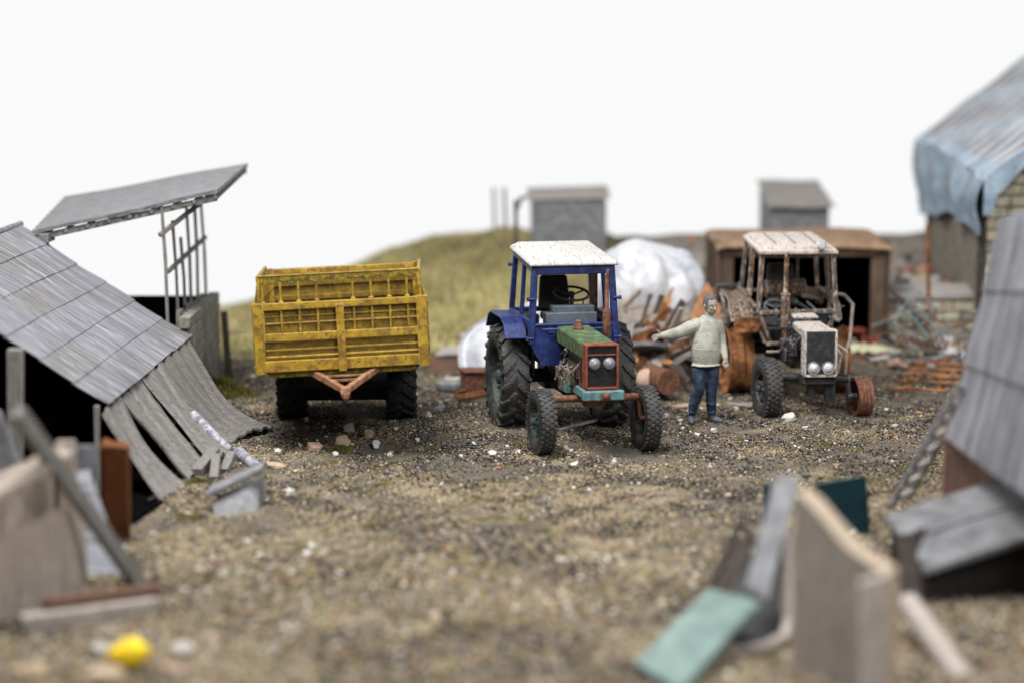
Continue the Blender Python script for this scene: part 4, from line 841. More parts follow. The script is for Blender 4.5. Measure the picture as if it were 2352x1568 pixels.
q0, q1 = W(470,1146,27.2), W(600,1086,27.5); mb = MB(); mb.add([q0,q1,q1+V((.02,.46,.02)),q0+V((.02,.46,.02))]+[p+V((0,0,.075)) for p in (q0,q1,q1+V((.02,.46,.02)),q0+V((.02,.46,.02)))], [(3,2,1,0),(4,5,6,7),(0,1,5,4),(1,2,6,5),(2,3,7,6),(3,0,4,7)])
mb.build('trough_lid', M['greymetal'], t, off=g, bevel=.015)
# ------------------------------------------------------------------ left foreground: plank pen, poles, posts
def pen():
    g = V((-4.3, 22.5, 0)); t = thing('plank_pen', 'blurred tan plank enclosure at the left edge of the yard', 'enclosure', g)
    d1 = 22.4
    a, b = W(-160,1335,d1-1.0), W(168,1195,d1+.2)
    def board(p, q, zb, thick, n, nm='side_board', mt='tanboard'):
        for k in range(n):
            s0, s1 = p.lerp(q, k/n), p.lerp(q, (k+1)/n-.006/n); mb = MB()
            z0_, z1_ = s0.z, s1.z
            mb.prism([V((s0.x,s0.y,zb)), V((s1.x,s1.y,zb)), V((s1.x,s1.y,z1_)), V((s0.x,s0.y,z0_))], (-.01,thick,0)); mb.build(nm, M[mt], t, off=g, bevel=.012)
    p0, p1 = W(-180,1330,21.2), W(140,1165,22.8)
    board(p0, p1, 0, .09, 3)
    board(W(140,1165,22.8), W(196,1190,23.6), 0, .09, 1)
    board(W(-120,1130,24.0), W(120,1040,24.6), .3, .12, 2, 'back_board')
    MB().beam(W(-180,1225,21.3), W(150,1035,23.0), .34, .10).build('top_plank', M['tanboard'], t, off=g, bevel=.02)
    MB().beam(W(150,1010,24.2), V((W(163,1215,24.2).x,24.2,0)), .22,.10,up=(0,1,0)).build('corner_post', M['tanboard'], t, off=g, bevel=.02)
pen()
single('timber_beam', MB().beam(G(48,1432,.09), G(358,1388,.09), .20,.18), M['taupe'], 'grey-tan beam lying across the ground at the pen corner', 'beam', bevel=.02)
single('timber_beam', MB().beam(G(48,1432,.09).lerp(G(358,1388,.09),.14)+V((0,.12,.14)), G(358,1388,.09)+V((.03,.12,.14)), .16,.12), M['redbrown'], 'red-brown timber lying on the grey-tan beam', 'beam', bevel=.02)
rod('leaning_pole', W(40,945,22.3), W(326,1350,23.7), .075, M['greypost'], 'thick grey pole leaning diagonally across the front of the barn', 'pole', square=True)
single('upright_post', MB().beam(G(272,1245,-.1), W(268,1018,25.4), .30,.12,up=(0,1,0)).beam(G(240,1240,-.1)+V((0,.05,0)), W(240,1016,25.5), .07,.2,up=(0,1,0)), M['brownpost'], 'red-brown upright post standing in front of the dark barn opening', 'post', bevel=.02)
mb = MB(); a, b = W(180,1083,24.7), W(250,1345,23.9); mb.beam(a, b, .26,.035, up=(.2,-1,.2), w2=.42); mb.box(W(198,1055,24.8), (.22,.05,.34)); single('ribbed_plank', mb, M['tin2'], 'pale grey ribbed plank slanting to the ground behind the diagonal pole', 'plank', bevel=.008)
mb = MB(); mb.prism([W(-60,930,25.4), W(0,945,25.4), W(62,1110,25.4), V((W(62,1110,25.4).x,25.4,0)), V((W(-60,1160,25.4).x,25.4,0))], (0,.08,0)); single('metal_sheet', mb, M['greymetal'], 'dull grey sheet standing at the far left edge below the barn roof', 'sheet', bevel=.01)
mb = MB(); g = G(297,1535,0); rnd = random.Random(4)
for k in range(9):
    a = rnd.uniform(0,6.3); q = .085 if k else 0; mb.ell(g+V((q*math.cos(a), q*math.sin(a)*.8, .15+rnd.uniform(-.03,.05))), (.13,.11,.10), 10, 7)
single('yellow_flower_head', mb, M['yellowthing'], 'bright yellow blossom-like clump at the bottom left, out of focus', 'flower')
for px, py, w, mt in ((75,1560,.35,'tanchip'),(245,1575,.42,'tanchip'),(395,1545,.2,'pinkchip'),(420,1500,.24,'whitechip'),(230,1500,.22,'whitechip'),(1290,1290,.12,'whitechip')):
    g = G(px, py); mb = MB().ell((g.x,g.y,w*.18), (w/2,w/2.4,w*.28), 9, 6); single('blurred_stone', mb, M[mt], 'one of the pale blurred stones lying in the near foreground', 'stone', 'pale stones in the near foreground', jit=.02)
# ------------------------------------------------------------------ distant fence posts, sheds
def post(px, py, pxt, pyt, d, r, name, label, mt='greypost', group=None):
    a, b = W(px, py, d), W(pxt, pyt, d); return rod(name, a+V((0,0,-.1)), b, r, M[mt], label, 'post', group, square=True)
post(527,868,514,716,38.6,.055,'fence_post','dark slanting fence post between the block wall and yellow trailer','scrapdark')
MB_w = MB(); pa = W(521,808,38.6); MB_w.tube([pa, pa+V((1.2,.5,-.02)), pa+V((2.6,1.2,.05))], .008, 5); MB_w.tube([pa+V((0,0,.35)), pa+V((1.2,.5,.30)), pa+V((2.6,1.2,.36))], .008, 5); single('fence_wire', MB_w, M['greymetal'], 'thin wires running from the dark fence post behind the trailer', 'wire')
post(1137,520,1134,432,52,.035,'fence_post','left one of two faint far posts on the grassy hilltop','greypost')
post(1162,522,1158,432,51,.040,'fence_post','right one of two faint far posts on the grassy hilltop','greypost')
mb = MB(); mb.beam(W(1186,570,47), W(1184,460,47), .09,.09,up=(0,1,0)); mb.beam(W(1184,490,47), W(1200,452,47.3), .05,.05); mb.beam(W(1190,458,47), W(1212,452,47), .05,.05); single('fence_post', mb, M['scrapdark'], 'dark braced post left of the far grey shed, behind the tractor roof', 'post', bevel=.008)
def shed(px0, px1, pyb, pyt, d, depth, name, label, roof_h, yaw=0, ribs=False, dl=0):
    a, b = W(px0, pyb, d), W(px1, pyb, d); top = W(px0, pyt, d).z; w = b.x-a.x; g = V(((a.x+b.x)/2, d+depth/2, a.z)); t = thing(name, label, 'shed', g, yaw); H = top-a.z
    MB().box((0,0,H/2-.25), (w*.96,depth,H+.5)).build('wall', M['greymetal'], t, bevel=.015)
    mb = MB()
    if ribs: tin_roof(mb, V((-w/2-.04,depth/2,H+roof_h)), V((w/2+.04,depth/2,H+roof_h)), V((w/2+.10,-depth/2-.12,H-.03)), V((-w/2-.04,-depth/2-.12,H-.03)), 1, 14, amp=.02, cols=1, seed=2); mb.prism([(-w/2+.02,depth/2,H-.02),(-w/2+.02,-depth/2,H-.02),(-w/2+.02,depth/2,H+roof_h-.03)], (w-.04,0,0))
    else: mb.prism([(-w/2-.05,-depth/2-.06,H),(w/2+.05,-depth/2-.06,H+.06),(w/2+.05,-depth/2-.06,H+.13),(-w/2-.05,-depth/2-.06,H+.07)], (0,depth+.1,roof_h))
    mb.build('roof', [M['conc'], M['tin2'], M['conc'], M['tin2']] if ribs else M['conc'], t, bevel=0 if ribs else .01)
    return t
shed(1216, 1396, 575, 462, 49, 1.6, 'grey_shed', 'plain blurred grey flat-roofed shed on the rise behind the blue tractor', .12)
shed(1768, 1906, 560, 474, 49.5, 2.4, 'tin_shed', 'small far grey hut with ribbed tin roof behind the brown garage', .42, ribs=True)
# ------------------------------------------------------------------ brown garage box
def garage():
    a = W(1643,797,42.6); b = W(2040,797,42.6); w = b.x-a.x; g = V(((a.x+b.x)/2, 42.6, 0)); t = thing('rusty_garage', 'brown rusted box garage with black open front behind the scorched tractor', 'garage', g, 0)
    H = W(1643,556,42.6).z; dp = 2.4; X = w/2
    mb = MB(); th = .10
    mb.box((-X+th/2,dp/2,H/2), (th,dp,H)); mb.box((X-th/2,dp/2,H/2), (th,dp,H)); mb.box((0,dp-.05,H/2), (w-.01,.1,H-.01)); mb.build('wall', M['garage'], t, bevel=.02)
    MB().box((-X+.22,-.0,H/2-.1), (.22,.12,H-.2)).build('jamb', M['garage'], t, bevel=.02); MB().box((X-.24,-.0,H/2-.14), (.27,.12,H-.28)).build('jamb', M['garage'], t, bevel=.02)
    MB().box((0,-.02,H-.16), (w-.2,.13,.25)).build('lintel', M['garage'], t, bevel=.02)
    mb = MB()
    def rf(u, v): return V((-X-.03+(w+.06)*u, -.22+(dp+.2)*v, H+.0+.06*v+.012*math.sin(5*u+4*v)+.008*math.sin(11*u)-(.09 if v < .04 else 0)-.06*max(0,(abs(u-.5)-.46)/.04)))
    mb.grid(rf, 40, 24, thick=.06); mb.build('roof', M['garagetop'], t, smooth=50, jit=.006)
    mb = MB(); mb.prism([(-X+.02,dp-.04,H-.05),(-X+.02,0,H-.05),(-X+.02,dp-.04,H+.03)], (.06,0,0)); mb.prism([(X-.08,dp-.04,H-.05),(X-.08,0,H-.05),(X-.08,dp-.04,H+.03)], (.06,0,0)); mb.box((0,dp-.02,H-.08),(w-.1,.05,.2)); mb.build('gable_infill', M['garage'], t)
    mb = MB(); mb.box((0,dp-.14,H/2), (w-.22,.03,H-.04)); mb.box((0,dp/2,.03),(w-.22,dp-.15,.03)); mb.box((-X+.13,dp/2+.1,H/2),(.03,dp-.4,H-.05)); mb.box((X-.13,dp/2+.1,H/2),(.03,dp-.4,H-.05)); mb.box((0,dp/2,H-.06),(w-.24,dp-.3,.03)); mb.build('dark_interior', M['void'], t)  # near-black lining paints in the shade behind the open front
    return t
garage()
g = W(1958,797,42.2); g.z = 0; t = thing('red_stool', 'small red stool at the mouth of the brown garage', 'stool', g, .2)
rm_ = M['red']; MB().box((0,0,.40), (.44,.34,.05)).build('seat', rm_, t, bevel=.01)
for sx_ in (-1,1):
    for sy_ in (-1,1): MB().beam((sx_*.19,sy_*.14,0),(sx_*.17,sy_*.12,.38), .04,.04).build('leg', rm_, t)
single('brick_pile', MB().box((0,0,.12),(.4,.3,.2),(0,.2,.3)).box((.2,-.1,.08),(.25,.15,.14),(.2,0,.8)).xf(Matrix.Translation(W(2015,797,42.4)+V((-.2,0,0)))), M['red'], 'dark red lump inside the garage right of the stool', 'debris', bevel=.02)
# ------------------------------------------------------------------ right: stone wall, slab, tarpaulin barn
mb = MB(); masonry(mb, (7.35,43.3,-.1), (11.5,42.9,-.1), .95, .52, .19, .30, seed=6, jit=.035, gap=.03, mis=(0,0,1)); single('stone_wall', mb, [M['stone'], M['block']], 'low dry wall of pale stones right of the brown garage', 'wall', bevel=.035)
MB_ = MB().box((9.45,43.35,.44), (4.1,.2,.85)); MB_.build('mortar', M['stonedk'], None); mo = bpy.data.objects['mortar']; sw = [o for o in bpy.data.objects if o.name == 'stone_wall'][0]; mo.parent = sw; mo.matrix_parent_inverse = Matrix.Translation(-sw.location)
single('concrete_slab', MB().box((9.1,43.55,1.00), (3.6,1.0,.14),(.10,0,.0)).box((11.1,43.5,.98), (.38,1.0,.14),(.10,0,.0)), M['conc'], 'long pale concrete slab capping the low stone wall', 'slab', bevel=.03)
def tarp_barn():
    g = V((11.2, 44.5, 1.0)); t = thing('tarpaulin_barn', 'large stone barn with pale blue tarpaulin roof at the right edge', 'barn', g)
    En, Ef = V((9.02,41.7,3.38)), V((9.36,50.0,3.78)); up = V((3.3,0,2.55))
    Rn, Rf = En+up, Ef+up
    zb = .85
    # gable stone wall facing the camera
    mb = MB(); L = 6.4
    masonry(mb, (9.12,41.95,zb), (9.12+L,41.95,zb), 4.9, .46, .22, .25, seed=9, top=lambda u: 2.50+(L*u if L*u < 3.3 else 6.6-L*u)*.77, jit=.03, gap=.03, mis=(0,0,1))
    mb.build('gable_wall', [M['stone'], M['block']], t, off=g, bevel=.03)
    mb = MB(); mb.prism([(9.14,42.0,zb),(15.4,42.0,zb),(15.4,42.0,3.3),(12.3,42.0,5.7),(9.14,42.0,3.25)], (0,.08,0)); mb.build('mortar', M['stonedk'], t, off=g)
    mb = MB(); mb.prism([V((9.15,42.05,zb-.4)), V((9.45,49.6,zb-.4)), V((9.45,49.6,3.6)), V((9.15,42.05,3.2))], (.14,0,0)); mb.build('side_wall', M['barnwall'], t, off=g)
    MB().box((9.08,41.90,2.0), (.16,.16,2.5)).build('corner_post', M['scrapdark'], t, off=g, bevel=.02)
    mb = MB(); Q = bil(En+V((0,-.25,0)), Ef+V((0,.2,0)), Rf+V((0,.2,0)), Rn+V((0,-.25,0))); nn = (Ef-En).cross(up).normalized(); nn = nn if nn.z > 0 else -nn
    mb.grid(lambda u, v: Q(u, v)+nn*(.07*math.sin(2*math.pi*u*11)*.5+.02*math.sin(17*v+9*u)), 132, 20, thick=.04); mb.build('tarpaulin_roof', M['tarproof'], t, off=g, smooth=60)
    for k in range(11):
        u = (k+.27)/11; MB().beam(Q(u,.07)+nn*.085, Q(u,1)+nn*.085, .13,.03, up=nn).build('roof_rib', M['tarprib'], t, off=g, bevel=.01)
    hg = lambda u: .98+.62*u+.10*math.sin(9*u+1)+.06*math.sin(23*u)
    mb = MB(); Q2 = lambda u: (En+V((-.05,-.28,0))).lerp(Ef+V((-.05,.2,0)), u)
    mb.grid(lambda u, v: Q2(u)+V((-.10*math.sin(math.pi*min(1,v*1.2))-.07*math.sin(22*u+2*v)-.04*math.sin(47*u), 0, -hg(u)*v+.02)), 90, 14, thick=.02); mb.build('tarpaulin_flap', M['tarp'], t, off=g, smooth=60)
    mb = MB(); e0 = En+V((-.05,-.30,.02)); e1 = Rn+V((0,-.30,.02))
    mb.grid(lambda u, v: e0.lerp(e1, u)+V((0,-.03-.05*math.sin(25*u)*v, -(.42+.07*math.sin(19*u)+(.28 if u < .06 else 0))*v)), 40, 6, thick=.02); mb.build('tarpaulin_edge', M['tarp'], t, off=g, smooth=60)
    mb = MB(); tin_roof(mb, Rn, Rf, Rf+V((3.3,0,-2.5)), Rn+V((3.3,0,-2.5)), 1, 20, cols=1); mb.build('far_roof', TIN, t, off=g)
tarp_barn()
# rubble lying on the terrace between garage and barn
rnd = random.Random(21)
for k in range(70):
    x_ = rnd.uniform(7.5, 9.1) if k < 50 else rnd.uniform(2.2, 7.2); y_ = rnd.uniform(44.2, 49.5) if k < 50 else rnd.uniform(49.0, 51.5); q = rnd.uniform(.14, .36); mt = rnd.choice(('rubgrey','rubred','stone','scrapdark','conc'))
    mb = MB().box((x_, y_, hz(x_, y_)+q*.25), (q*rnd.uniform(.8,1.8), q, q*.7), (rnd.uniform(-.5,.5), rnd.uniform(-.5,.5), rnd.uniform(0,3)))
    single('rubble_stone', mb, M[mt], 'one of the blurred rubble stones heaped on the terrace beside the tarpaulin barn' if k < 50 else 'one of the blurred stones along the skyline behind garage and plastic', 'stone', 'rubble on the terrace' if k < 50 else 'stones on the far skyline', bevel=.04, jit=.02)
rod('rusty_pole', W(2133,752,41.8), W(2131,518,41.8), .045, M['rust'], 'tall orange rusty pole standing before the low stone wall', 'pole')
# ------------------------------------------------------------------ white plastic heaps
def bag(px, py, d, rx, rz_, ry, name, label, seed=0, base=0):
    c = W(px, py, d); mb = MB()
    def fn(u, v):
        a = 2*math.pi*u; ph = math.pi*.60*v
        n_ = V((math.sin(ph)*math.cos(a), math.sin(ph)*math.sin(a), math.cos(ph)))
        f = 1+.09*noise.noise(n_*1.5+V((seed,0,0)))+.055*abs(noise.noise(n_*3.2+V((0,seed,0))))+.03*math.sin(6*a+3*ph+seed)*math.sin(ph)+.02*math.sin(13*a+seed)*math.sin(ph)**2-.055*abs(math.sin(3.5*a+seed+.8*ph))**6*math.sin(ph)-.05*abs(math.sin(8*a-1.3*ph))**5*math.sin(ph)
        if n_.x**2 < .25 and n_.z > .6: f -= .05*(1-abs(n_.x-.1)*2)
        return V((n_.x*rx*f, n_.y*ry*f, n_.z*rz_*f*(1 if n_.z > 0 else 1.6)))+c
    mb.grid(fn, 90, 40); return single(name, mb, M['plastic'], label, 'plastic sheet', smooth=70)
bag(1488, 655, 41.0, 1.12, .84, .9, 'plastic_sheeting', 'big bulging white plastic sheet over the scrap heap behind the man', 1.3)
g = W(1215,845,38.6)
mb = MB()
def fn(u, v):
    top = W(1290,680,39.3); e1 = W(1062,852,38.0); e2 = W(1300,852,38.0)
    base = e1.lerp(e2, u); p = top.lerp(base, v**.9) if v > 0 else top.copy(); p = p + V((-.62*math.sin(math.pi*v)*(1-u), 0, .10*math.sin(math.pi*v)*(1-u)+.35*math.sin(math.pi*min(1,v*1.1))*.3))
    p.y += .18*math.sin(9*u+2*v)*v+.1*math.sin(21*u)*v; p.x += .05*math.sin(11*u+5*v); return p
mb.grid(fn, 50, 30, thick=.01); single('plastic_sheeting', mb, M['plastic'], 'white plastic sheet draped down behind the left rear wheel of the blue tractor', 'plastic sheet', smooth=70)
bag(1235, 742, 39.8, .42, .42, .5, 'plastic_sheeting', 'small white plastic bulge seen through the rear of the blue cab', 4)
single('board_platform', MB().prism([W(1425,712,39.0), W(1592,742,38.6), W(1592,752,38.6), W(1425,722,39.0)], (.1,1.3,.05)).beam(W(1432,705,38.9), W(1470,668,39.6), .06,.10), M['tanboard'], 'pale boarded panel lying at the front of the white plastic', 'panel', bevel=.012)
single('board_platform', MB().prism([W(1420,722,38.9), W(1600,754,38.5), W(1600,772,38.5), W(1420,742,38.9)], (.1,1.2,.0)), M['taupe'], 'dull brown panel under the pale one beside the white plastic', 'panel', bevel=.012)
# earth and scrap mound (core of the heap)
mb = MB(); c = W(1520, 850, 39.2); rnd = random.Random(12)
def fn(u, v):
    a = 2*math.pi*u; r = v; p = V((math.cos(a)*1.5*r, math.sin(a)*1.3*r, .95*(1-r**1.4)))
    return p+V((0,0,.18*noise.noise(p*2.4)))+V((c.x,c.y+.6,-.05))
mb.grid(fn, 50, 16); o = mb.build('scrap_mound', M['scrapdark'], off=V((c.x,c.y+.6,0)), smooth=0); o.location = (c.x,c.y+.6,0); tag(o, 'dark heap of earth and scrap between the two tractors', 'heap')
single('leaning_sheet', MB().prism([W(1560,800,38.2), W(1668,800,38.4), W(1655,700,38.9), W(1625,648,39.3), W(1600,690,39.2)], (0,.05,0)), mat('orange_brown_plate', [(.24,.10,.045),(.36,.17,.08),(.42,.25,.14)], 3, rough=.8), 'pointed orange-brown rusty plate leaning behind the man', 'plate', bevel=.01)
single('dented_disc', MB().lathe([(-.03,0),(-.03,.42),(.03,.44),(.03,.36),(.0,.3),(0,0)], (0,0,0), 32, axis='z').xf(Matrix.Rotation(-.35,4,'X')).xf(Matrix.Translation(W(1480,800,37.6))), M['greymetal'], 'dark grey dented disc lying in the scrap left of the man', 'disc', smooth=40)
single('rusty_drum', MB().tube([W(1535,878,36.2), W(1492,862,37.0)], .215, 28), [M['rustpipe']], 'brown steel drum lying on its side between tractor and man', 'drum', smooth=40, bevel=.01)
single('pink_boulder', MB().ell(W(1490,872,36.7), (.24,.25,.20), 18, 12), M['pinkchip'], 'rounded pinkish lump touching the brown drum', 'boulder', jit=.006)
single('curled_tin', MB().grid(lambda u, v: W(1440,800,37.8)+V((.18*math.cos(4.6*u), .4*v, .16*math.sin(4.6*u)+.02*math.sin(9*v))), 18, 4, thick=.015), M['rust'], 'curled rusty tin band in the heap beside the tractor wheel', 'tin scrap')
single('ochre_plate', MB().prism([W(1432,868,36.6), W(1468,872,36.6), W(1440,800,37.0), W(1425,800,37.0)], (0,.03,0)), M['yellowdk'], 'small ochre plate standing against the right rear wheel', 'plate')
rnd = random.Random(33)
for k in range(95):
    px, py = rnd.uniform(1425,1665), 712+133*rnd.uniform(0,1)**.8; d = 37.3+ (845-py)/140*2.0+rnd.uniform(-.2,.4); p = W(px, py, d); L_ = rnd.uniform(.25,.7); a = rnd.uniform(-.2,1.5)*rnd.choice((1,1,-1)); q = p+V((L_*math.cos(a), rnd.uniform(-.3,.3), L_*math.sin(a)))
    mt = rnd.choice(('scrapwood','rust','scrapdark','scrapdark','taupe','rubgrey','conc','redbrown','greypost'))
    single('wood_scrap', MB().beam(p, q, rnd.uniform(.03,.20), rnd.uniform(.02,.05), up=(rnd.uniform(-.4,.4),-1,rnd.uniform(-.5,.5)), w2=rnd.uniform(.02,.14)), M[mt], 'one of the splintered brown scraps in the heap between the tractors', 'scrap', 'splintered scraps in the heap between the tractors', bevel=.008, jit=.012)
for k in range(90):   # lower scraps right of the heap and round the garage mouth
    px, py = rnd.choice(((rnd.uniform(1455,1680), rnd.uniform(790,875)), (rnd.uniform(1930,2240), rnd.uniform(785,850)), (rnd.uniform(2045,2240), rnd.uniform(775,850)))); g = G(px, py); L_ = rnd.uniform(.12,.45); a = rnd.uniform(0,3.1); py += 0
    left = px < 1800
    single('scrap_piece', MB().beam(g+V((0,0,.06)), g+V((L_*math.cos(a), L_*math.sin(a)*.5, rnd.uniform(.04,.16))), rnd.uniform(.05,.16), rnd.uniform(.02,.06)), M[rnd.choice(('scrapwood','rust','whitechip','rubgrey','rubred','scrapdark'))], 'one of the low mixed scraps on the ground at the foot of the heap' if left else 'one of the mixed scraps strewn on the ground right of the garage', 'scrap', 'low scraps at the foot of the heap' if left else 'scraps strewn right of the garage', bevel=.01, jit=.01)
# left of the blue tractor
single('brown_kerb', MB().prism([W(985,862,39.6), W(1085,858,39.6), W(1110,795,40.6), W(1085,795,40.6), W(1078,815,40.0), W(985,815,40.0)], (0,.25,0)), M['redbrown'], 'dark brown low wall edge between trailer and plastic sheet', 'wall', bevel=.02)
single('pale_slab', MB().prism([W(1000,812,39.9), W(1078,806,39.9), W(1078,814,39.9), W(1000,819,39.9)], (.1,.7,.02)), M['conc'], 'thin pale slab on top of the dark brown low wall', 'slab', bevel=.01)
single('grey_stone', MB().ell(W(1080,772,41.0), (.22,.2,.07), 14, 8), M['conc'], 'small smooth grey stone above the dark brown low wall on the grass', 'stone', jit=.006)
mb = MB(); a = W(1063,850,37.0); mb.box((0,0,.19), (.52,.5,.38), (0,0,.25)); mb.box((0,0,.40), (.60,.56,.03), (0,.03,.25)); mb.xf(Matrix.Translation((W(1098,888,37.0).x, 37.0, .0))); single('rusty_crate', mb, M['rustpipe'], 'square rusty brown box left of the blue tractor rear wheel', 'box', bevel=.012)
mb = MB(); g = G(1036,898); mb.lathe([(.0,.0),(.0,.24),(.05,.27),(.14,.26),(.17,.2),(.17,0)], (g.x,g.y+.15,.0), 28, axis='z'); single('round_stone', mb, M['greymetal'], 'flat round dark grey disc left of the rusty box', 'disc', smooth=40)
single('pale_lid', MB().lathe([(0,0),(0,.19),(.03,.18),(.035,0)], (g.x+.05,g.y+.18,.175), 20, axis='z'), M['conc'], 'thin pale lid lying on the flat round disc', 'lid')
for k, (a, b) in enumerate((((1046,903),(1140,888)),((1048,910),(1140,896)),((1050,916),(1140,902)),((1052,899),(1140,882)))):
    p, q = G(a[0], a[1], .05+.03*(k%2)), G(b[0], b[1], .07+.05*(k == 3)); single('rusty_rod', MB().tube([p, q], .035, 8), M['rust'], 'one of the bundled rusty rods beside the rusty box', 'rod', 'bundle of rusty rods by the tractor wheel')
# ------------------------------------------------------------------ right yard: wire frames, coil, rags, rod stack
def frame(name, pts, label, r=.017, extra=()):
    mb = MB(); n = len(pts)
    for i in range(n): mb.tube([pts[i], pts[(i+1)%n]], r, 7)
    for a, b in extra: mb.tube([a, b], r*.8, 6)
    return single(name, mb, M['wire'], label, 'frame')
P_ = [W(2045,742,40.2), W(2075,695,40.3), W(2185,795-10,40.0), W(2140,792,39.9)]
frame('wire_frame', [W(2052,742,40.2), W(2090,683,40.5), W(2160,768,40.2), W(2122,782,39.9)], 'grey wire frame standing on a corner beside the rusty pole', extra=[(W(2075,708,40.3), W(2140,778,40.0))])
frame('wire_frame', [W(2112,668,41.0), W(2183,745,40.6), W(2140,785,40.2), W(2085,715,40.6)], 'teal wire frame tilted in front of the rusty pole', extra=[(W(2148,705,40.8), W(2112,750,40.4))])
mb = MB(); pts = []
for k in range(90): a = k*.55; pts.append(W(2060,790,40.0)+V((k*.0105, .07*math.sin(a), .09+.065*math.cos(a)-k*.0003)))
mb.tube(pts, .020, 6); single('coil_spring', mb, M['rustpipe'], 'rusty coil spring on the ground below the wire frames', 'spring')
single('bent_tin', MB().grid(lambda u, v: W(2045,668,41.5).lerp(W(2150,800,40.3), u)+V((.13*v*math.sin(math.pi*u)+.03*v, .2*v, .03*v)), 14, 5, thick=.015), M['scrapdark'], 'pointed bent grey sheet leaning by the garage right jamb', 'sheet', smooth=60)
single('grey_bar', MB().beam(G(2075,830,.1), G(2190,815,.14), .14,.05), M['greymetal'], 'flat grey bar lying below the coil spring', 'bar', bevel=.01)
single('grey_bar', MB().beam(G(2043,772,.2), G(2110,800,.15), .07,.05), M['conc'], 'thin pale bar lying left above the coil spring', 'bar', bevel=.01)
for i, (px, py, w_, lb) in enumerate(((2010,812,.60,'pale yellow crumpled rag in front of the garage right jamb'),(1970,808,.40,'smaller pale yellow rag nearer to the garage mouth'))):
    g = G(px, py); single('crumpled_rag', MB().grid(lambda u, v: V((g.x+(u-.5)*w_*1.6, g.y+(v-.5)*w_, g.z+.05+.10*abs(noise.noise(V((u*5+i,v*4,0))))+.10*math.sin(math.pi*u)*math.sin(math.pi*v))), 20, 14), M['cloth'], lb, 'rag', smooth=60)
for i, (px, py, w_, mt, lb) in enumerate(((2175,800,.40,'plastic','white crumpled plastic scrap right of the rusty pole foot'),(2190,824,.42,'plastic','lower white crumpled plastic scrap by the grey tin panel'),(2185,812,.30,'scrapwood','orange crumpled scrap between two white plastic ones'),(2178,770,.34,'whitechip','cream lump at the foot of the low stone wall'))):
    g = G(px, py); single('crumpled_scrap', MB().grid(lambda u, v: V((g.x+(u-.5)*w_*1.3, g.y+(v-.5)*w_, g.z+.03+.22*abs(noise.noise(V((u*4+i*3,v*4,i))))+.14*math.sin(math.pi*u)*math.sin(math.pi*v))), 18, 14), M[mt], lb, 'scrap', smooth=50)
rnd = random.Random(44)
for k, (a, b) in enumerate((((2035,892),(2200,897)),((2048,874),(2205,880)),((2062,858),(2205,864)),((2085,846),(2215,850)),((2095,832),(2215,838)))):
    p, q = G(a[0], a[1], .07), G(b[0], b[1], .09); mb = MB()
    mb.tube([p, p.lerp(q,.33)+V((0,.02,.02)), p.lerp(q,.66)+V((0,-.02,0)), q], [.024,.031,.025,.029], 7)
    single('rusty_rail', mb, M['rust'], 'one of the orange rusty rails stacked on the ground right of the scorched tractor', 'rail', 'stacked rusty rails', jit=.012)
for k in range(30):
    p = W(rnd.uniform(2045,2225), rnd.uniform(700,825), rnd.uniform(40.6,42.2)); p.z = max(p.z, .1); a = rnd.uniform(0,3.14); L_ = rnd.uniform(.2,.55)
    single('thin_rod', MB().tube([p-V((L_*math.cos(a),.1,abs(L_*math.sin(a))*.5)), p+V((0,0,.03)), p+V((L_*math.cos(a),.1,abs(L_*math.sin(a))*.5))], .018, 6), M[rnd.choice(('rust','rustpipe','wire','conc'))], 'one of the thin tangled rods in front of the low stone wall', 'rod', 'tangled rods before the low stone wall')
for k in range(2):
    px = 2085+k*70; single('cross_stick', MB().beam(G(px,896,.03), G(px+14,848,.05), .06,.05), M['rust'], 'one of the short rusty cross sticks under the stacked rails', 'stick', 'cross sticks under the rails', jit=.01)
mb = MB(); a = G(2110,838,.06); mb.tube([a, a+V((.5,.1,.05)), a+V((.62,.2,.14))], .035, 7); mb.tube([a+V((.5,.1,.05)), a+V((.60,-.05,.12))], .03, 7); single('forked_branch', mb, M['rust'], 'small forked orange stick behind the stacked rails', 'stick')
# ------------------------------------------------------------------ right foreground
def lean_to():
    g = V((6.4, 24.0, 0)); t = thing('lean_to_shed', 'tall blurred shed of steep grey corrugated sheets at the right edge', 'shed', g)
    e1, e2 = W(2184,1003,25.7), W(2420,1180,21.8); r1, r2 = W(2306,502,25.7), W(2560,420,22.0)
    mb = MB(); tin_roof(mb, r1, r2, e2, e1, 3, 46, amp=.02, cols=3, seed=11, lift=.035); mb.build('steep_roof', [M['tin2'],M['tin0'],M['tin2'],M['tin0']], t, off=g, smooth=50)
    top = [r1, r2, r2+V((1.6,.3,.2)), r1+V((1.6,.5,.35))]; mb = MB(); mb.add([p for p in top]+[p+V((0,0,-.08)) for p in top], [(0,1,2,3),(7,6,5,4),(0,4,5,1),(1,5,6,2),(2,6,7,3),(3,7,4,0)]); mb.build('top_roof', M['tin2'], t, off=g, bevel=.01)
    mb = MB(); mb.prism([(5.18,25.7,0),(7.4,25.7,0),(7.4,25.7,3.7),(5.95,25.7,3.6),(5.18,25.7,1.35)], (0,.06,0)); mb.build('brown_wall', M['terracotta'], t, off=g)
    mb = MB(); mb.prism([(7.4,25.7,0),(7.6,21.6,0),(7.6,21.6,4.0),(7.4,25.7,3.7)], (.08,0,0)); mb.build('side_wall', M['terracotta'], t, off=g)
    mb = MB(); mb.prism([(5.45,21.6,0),(7.6,21.6,0),(7.6,21.6,4.0),(6.1,21.6,3.9),(5.45,21.6,1.2)], (0,.06,0)); mb.build('front_wall', M['terracotta'], t, off=g)
lean_to()
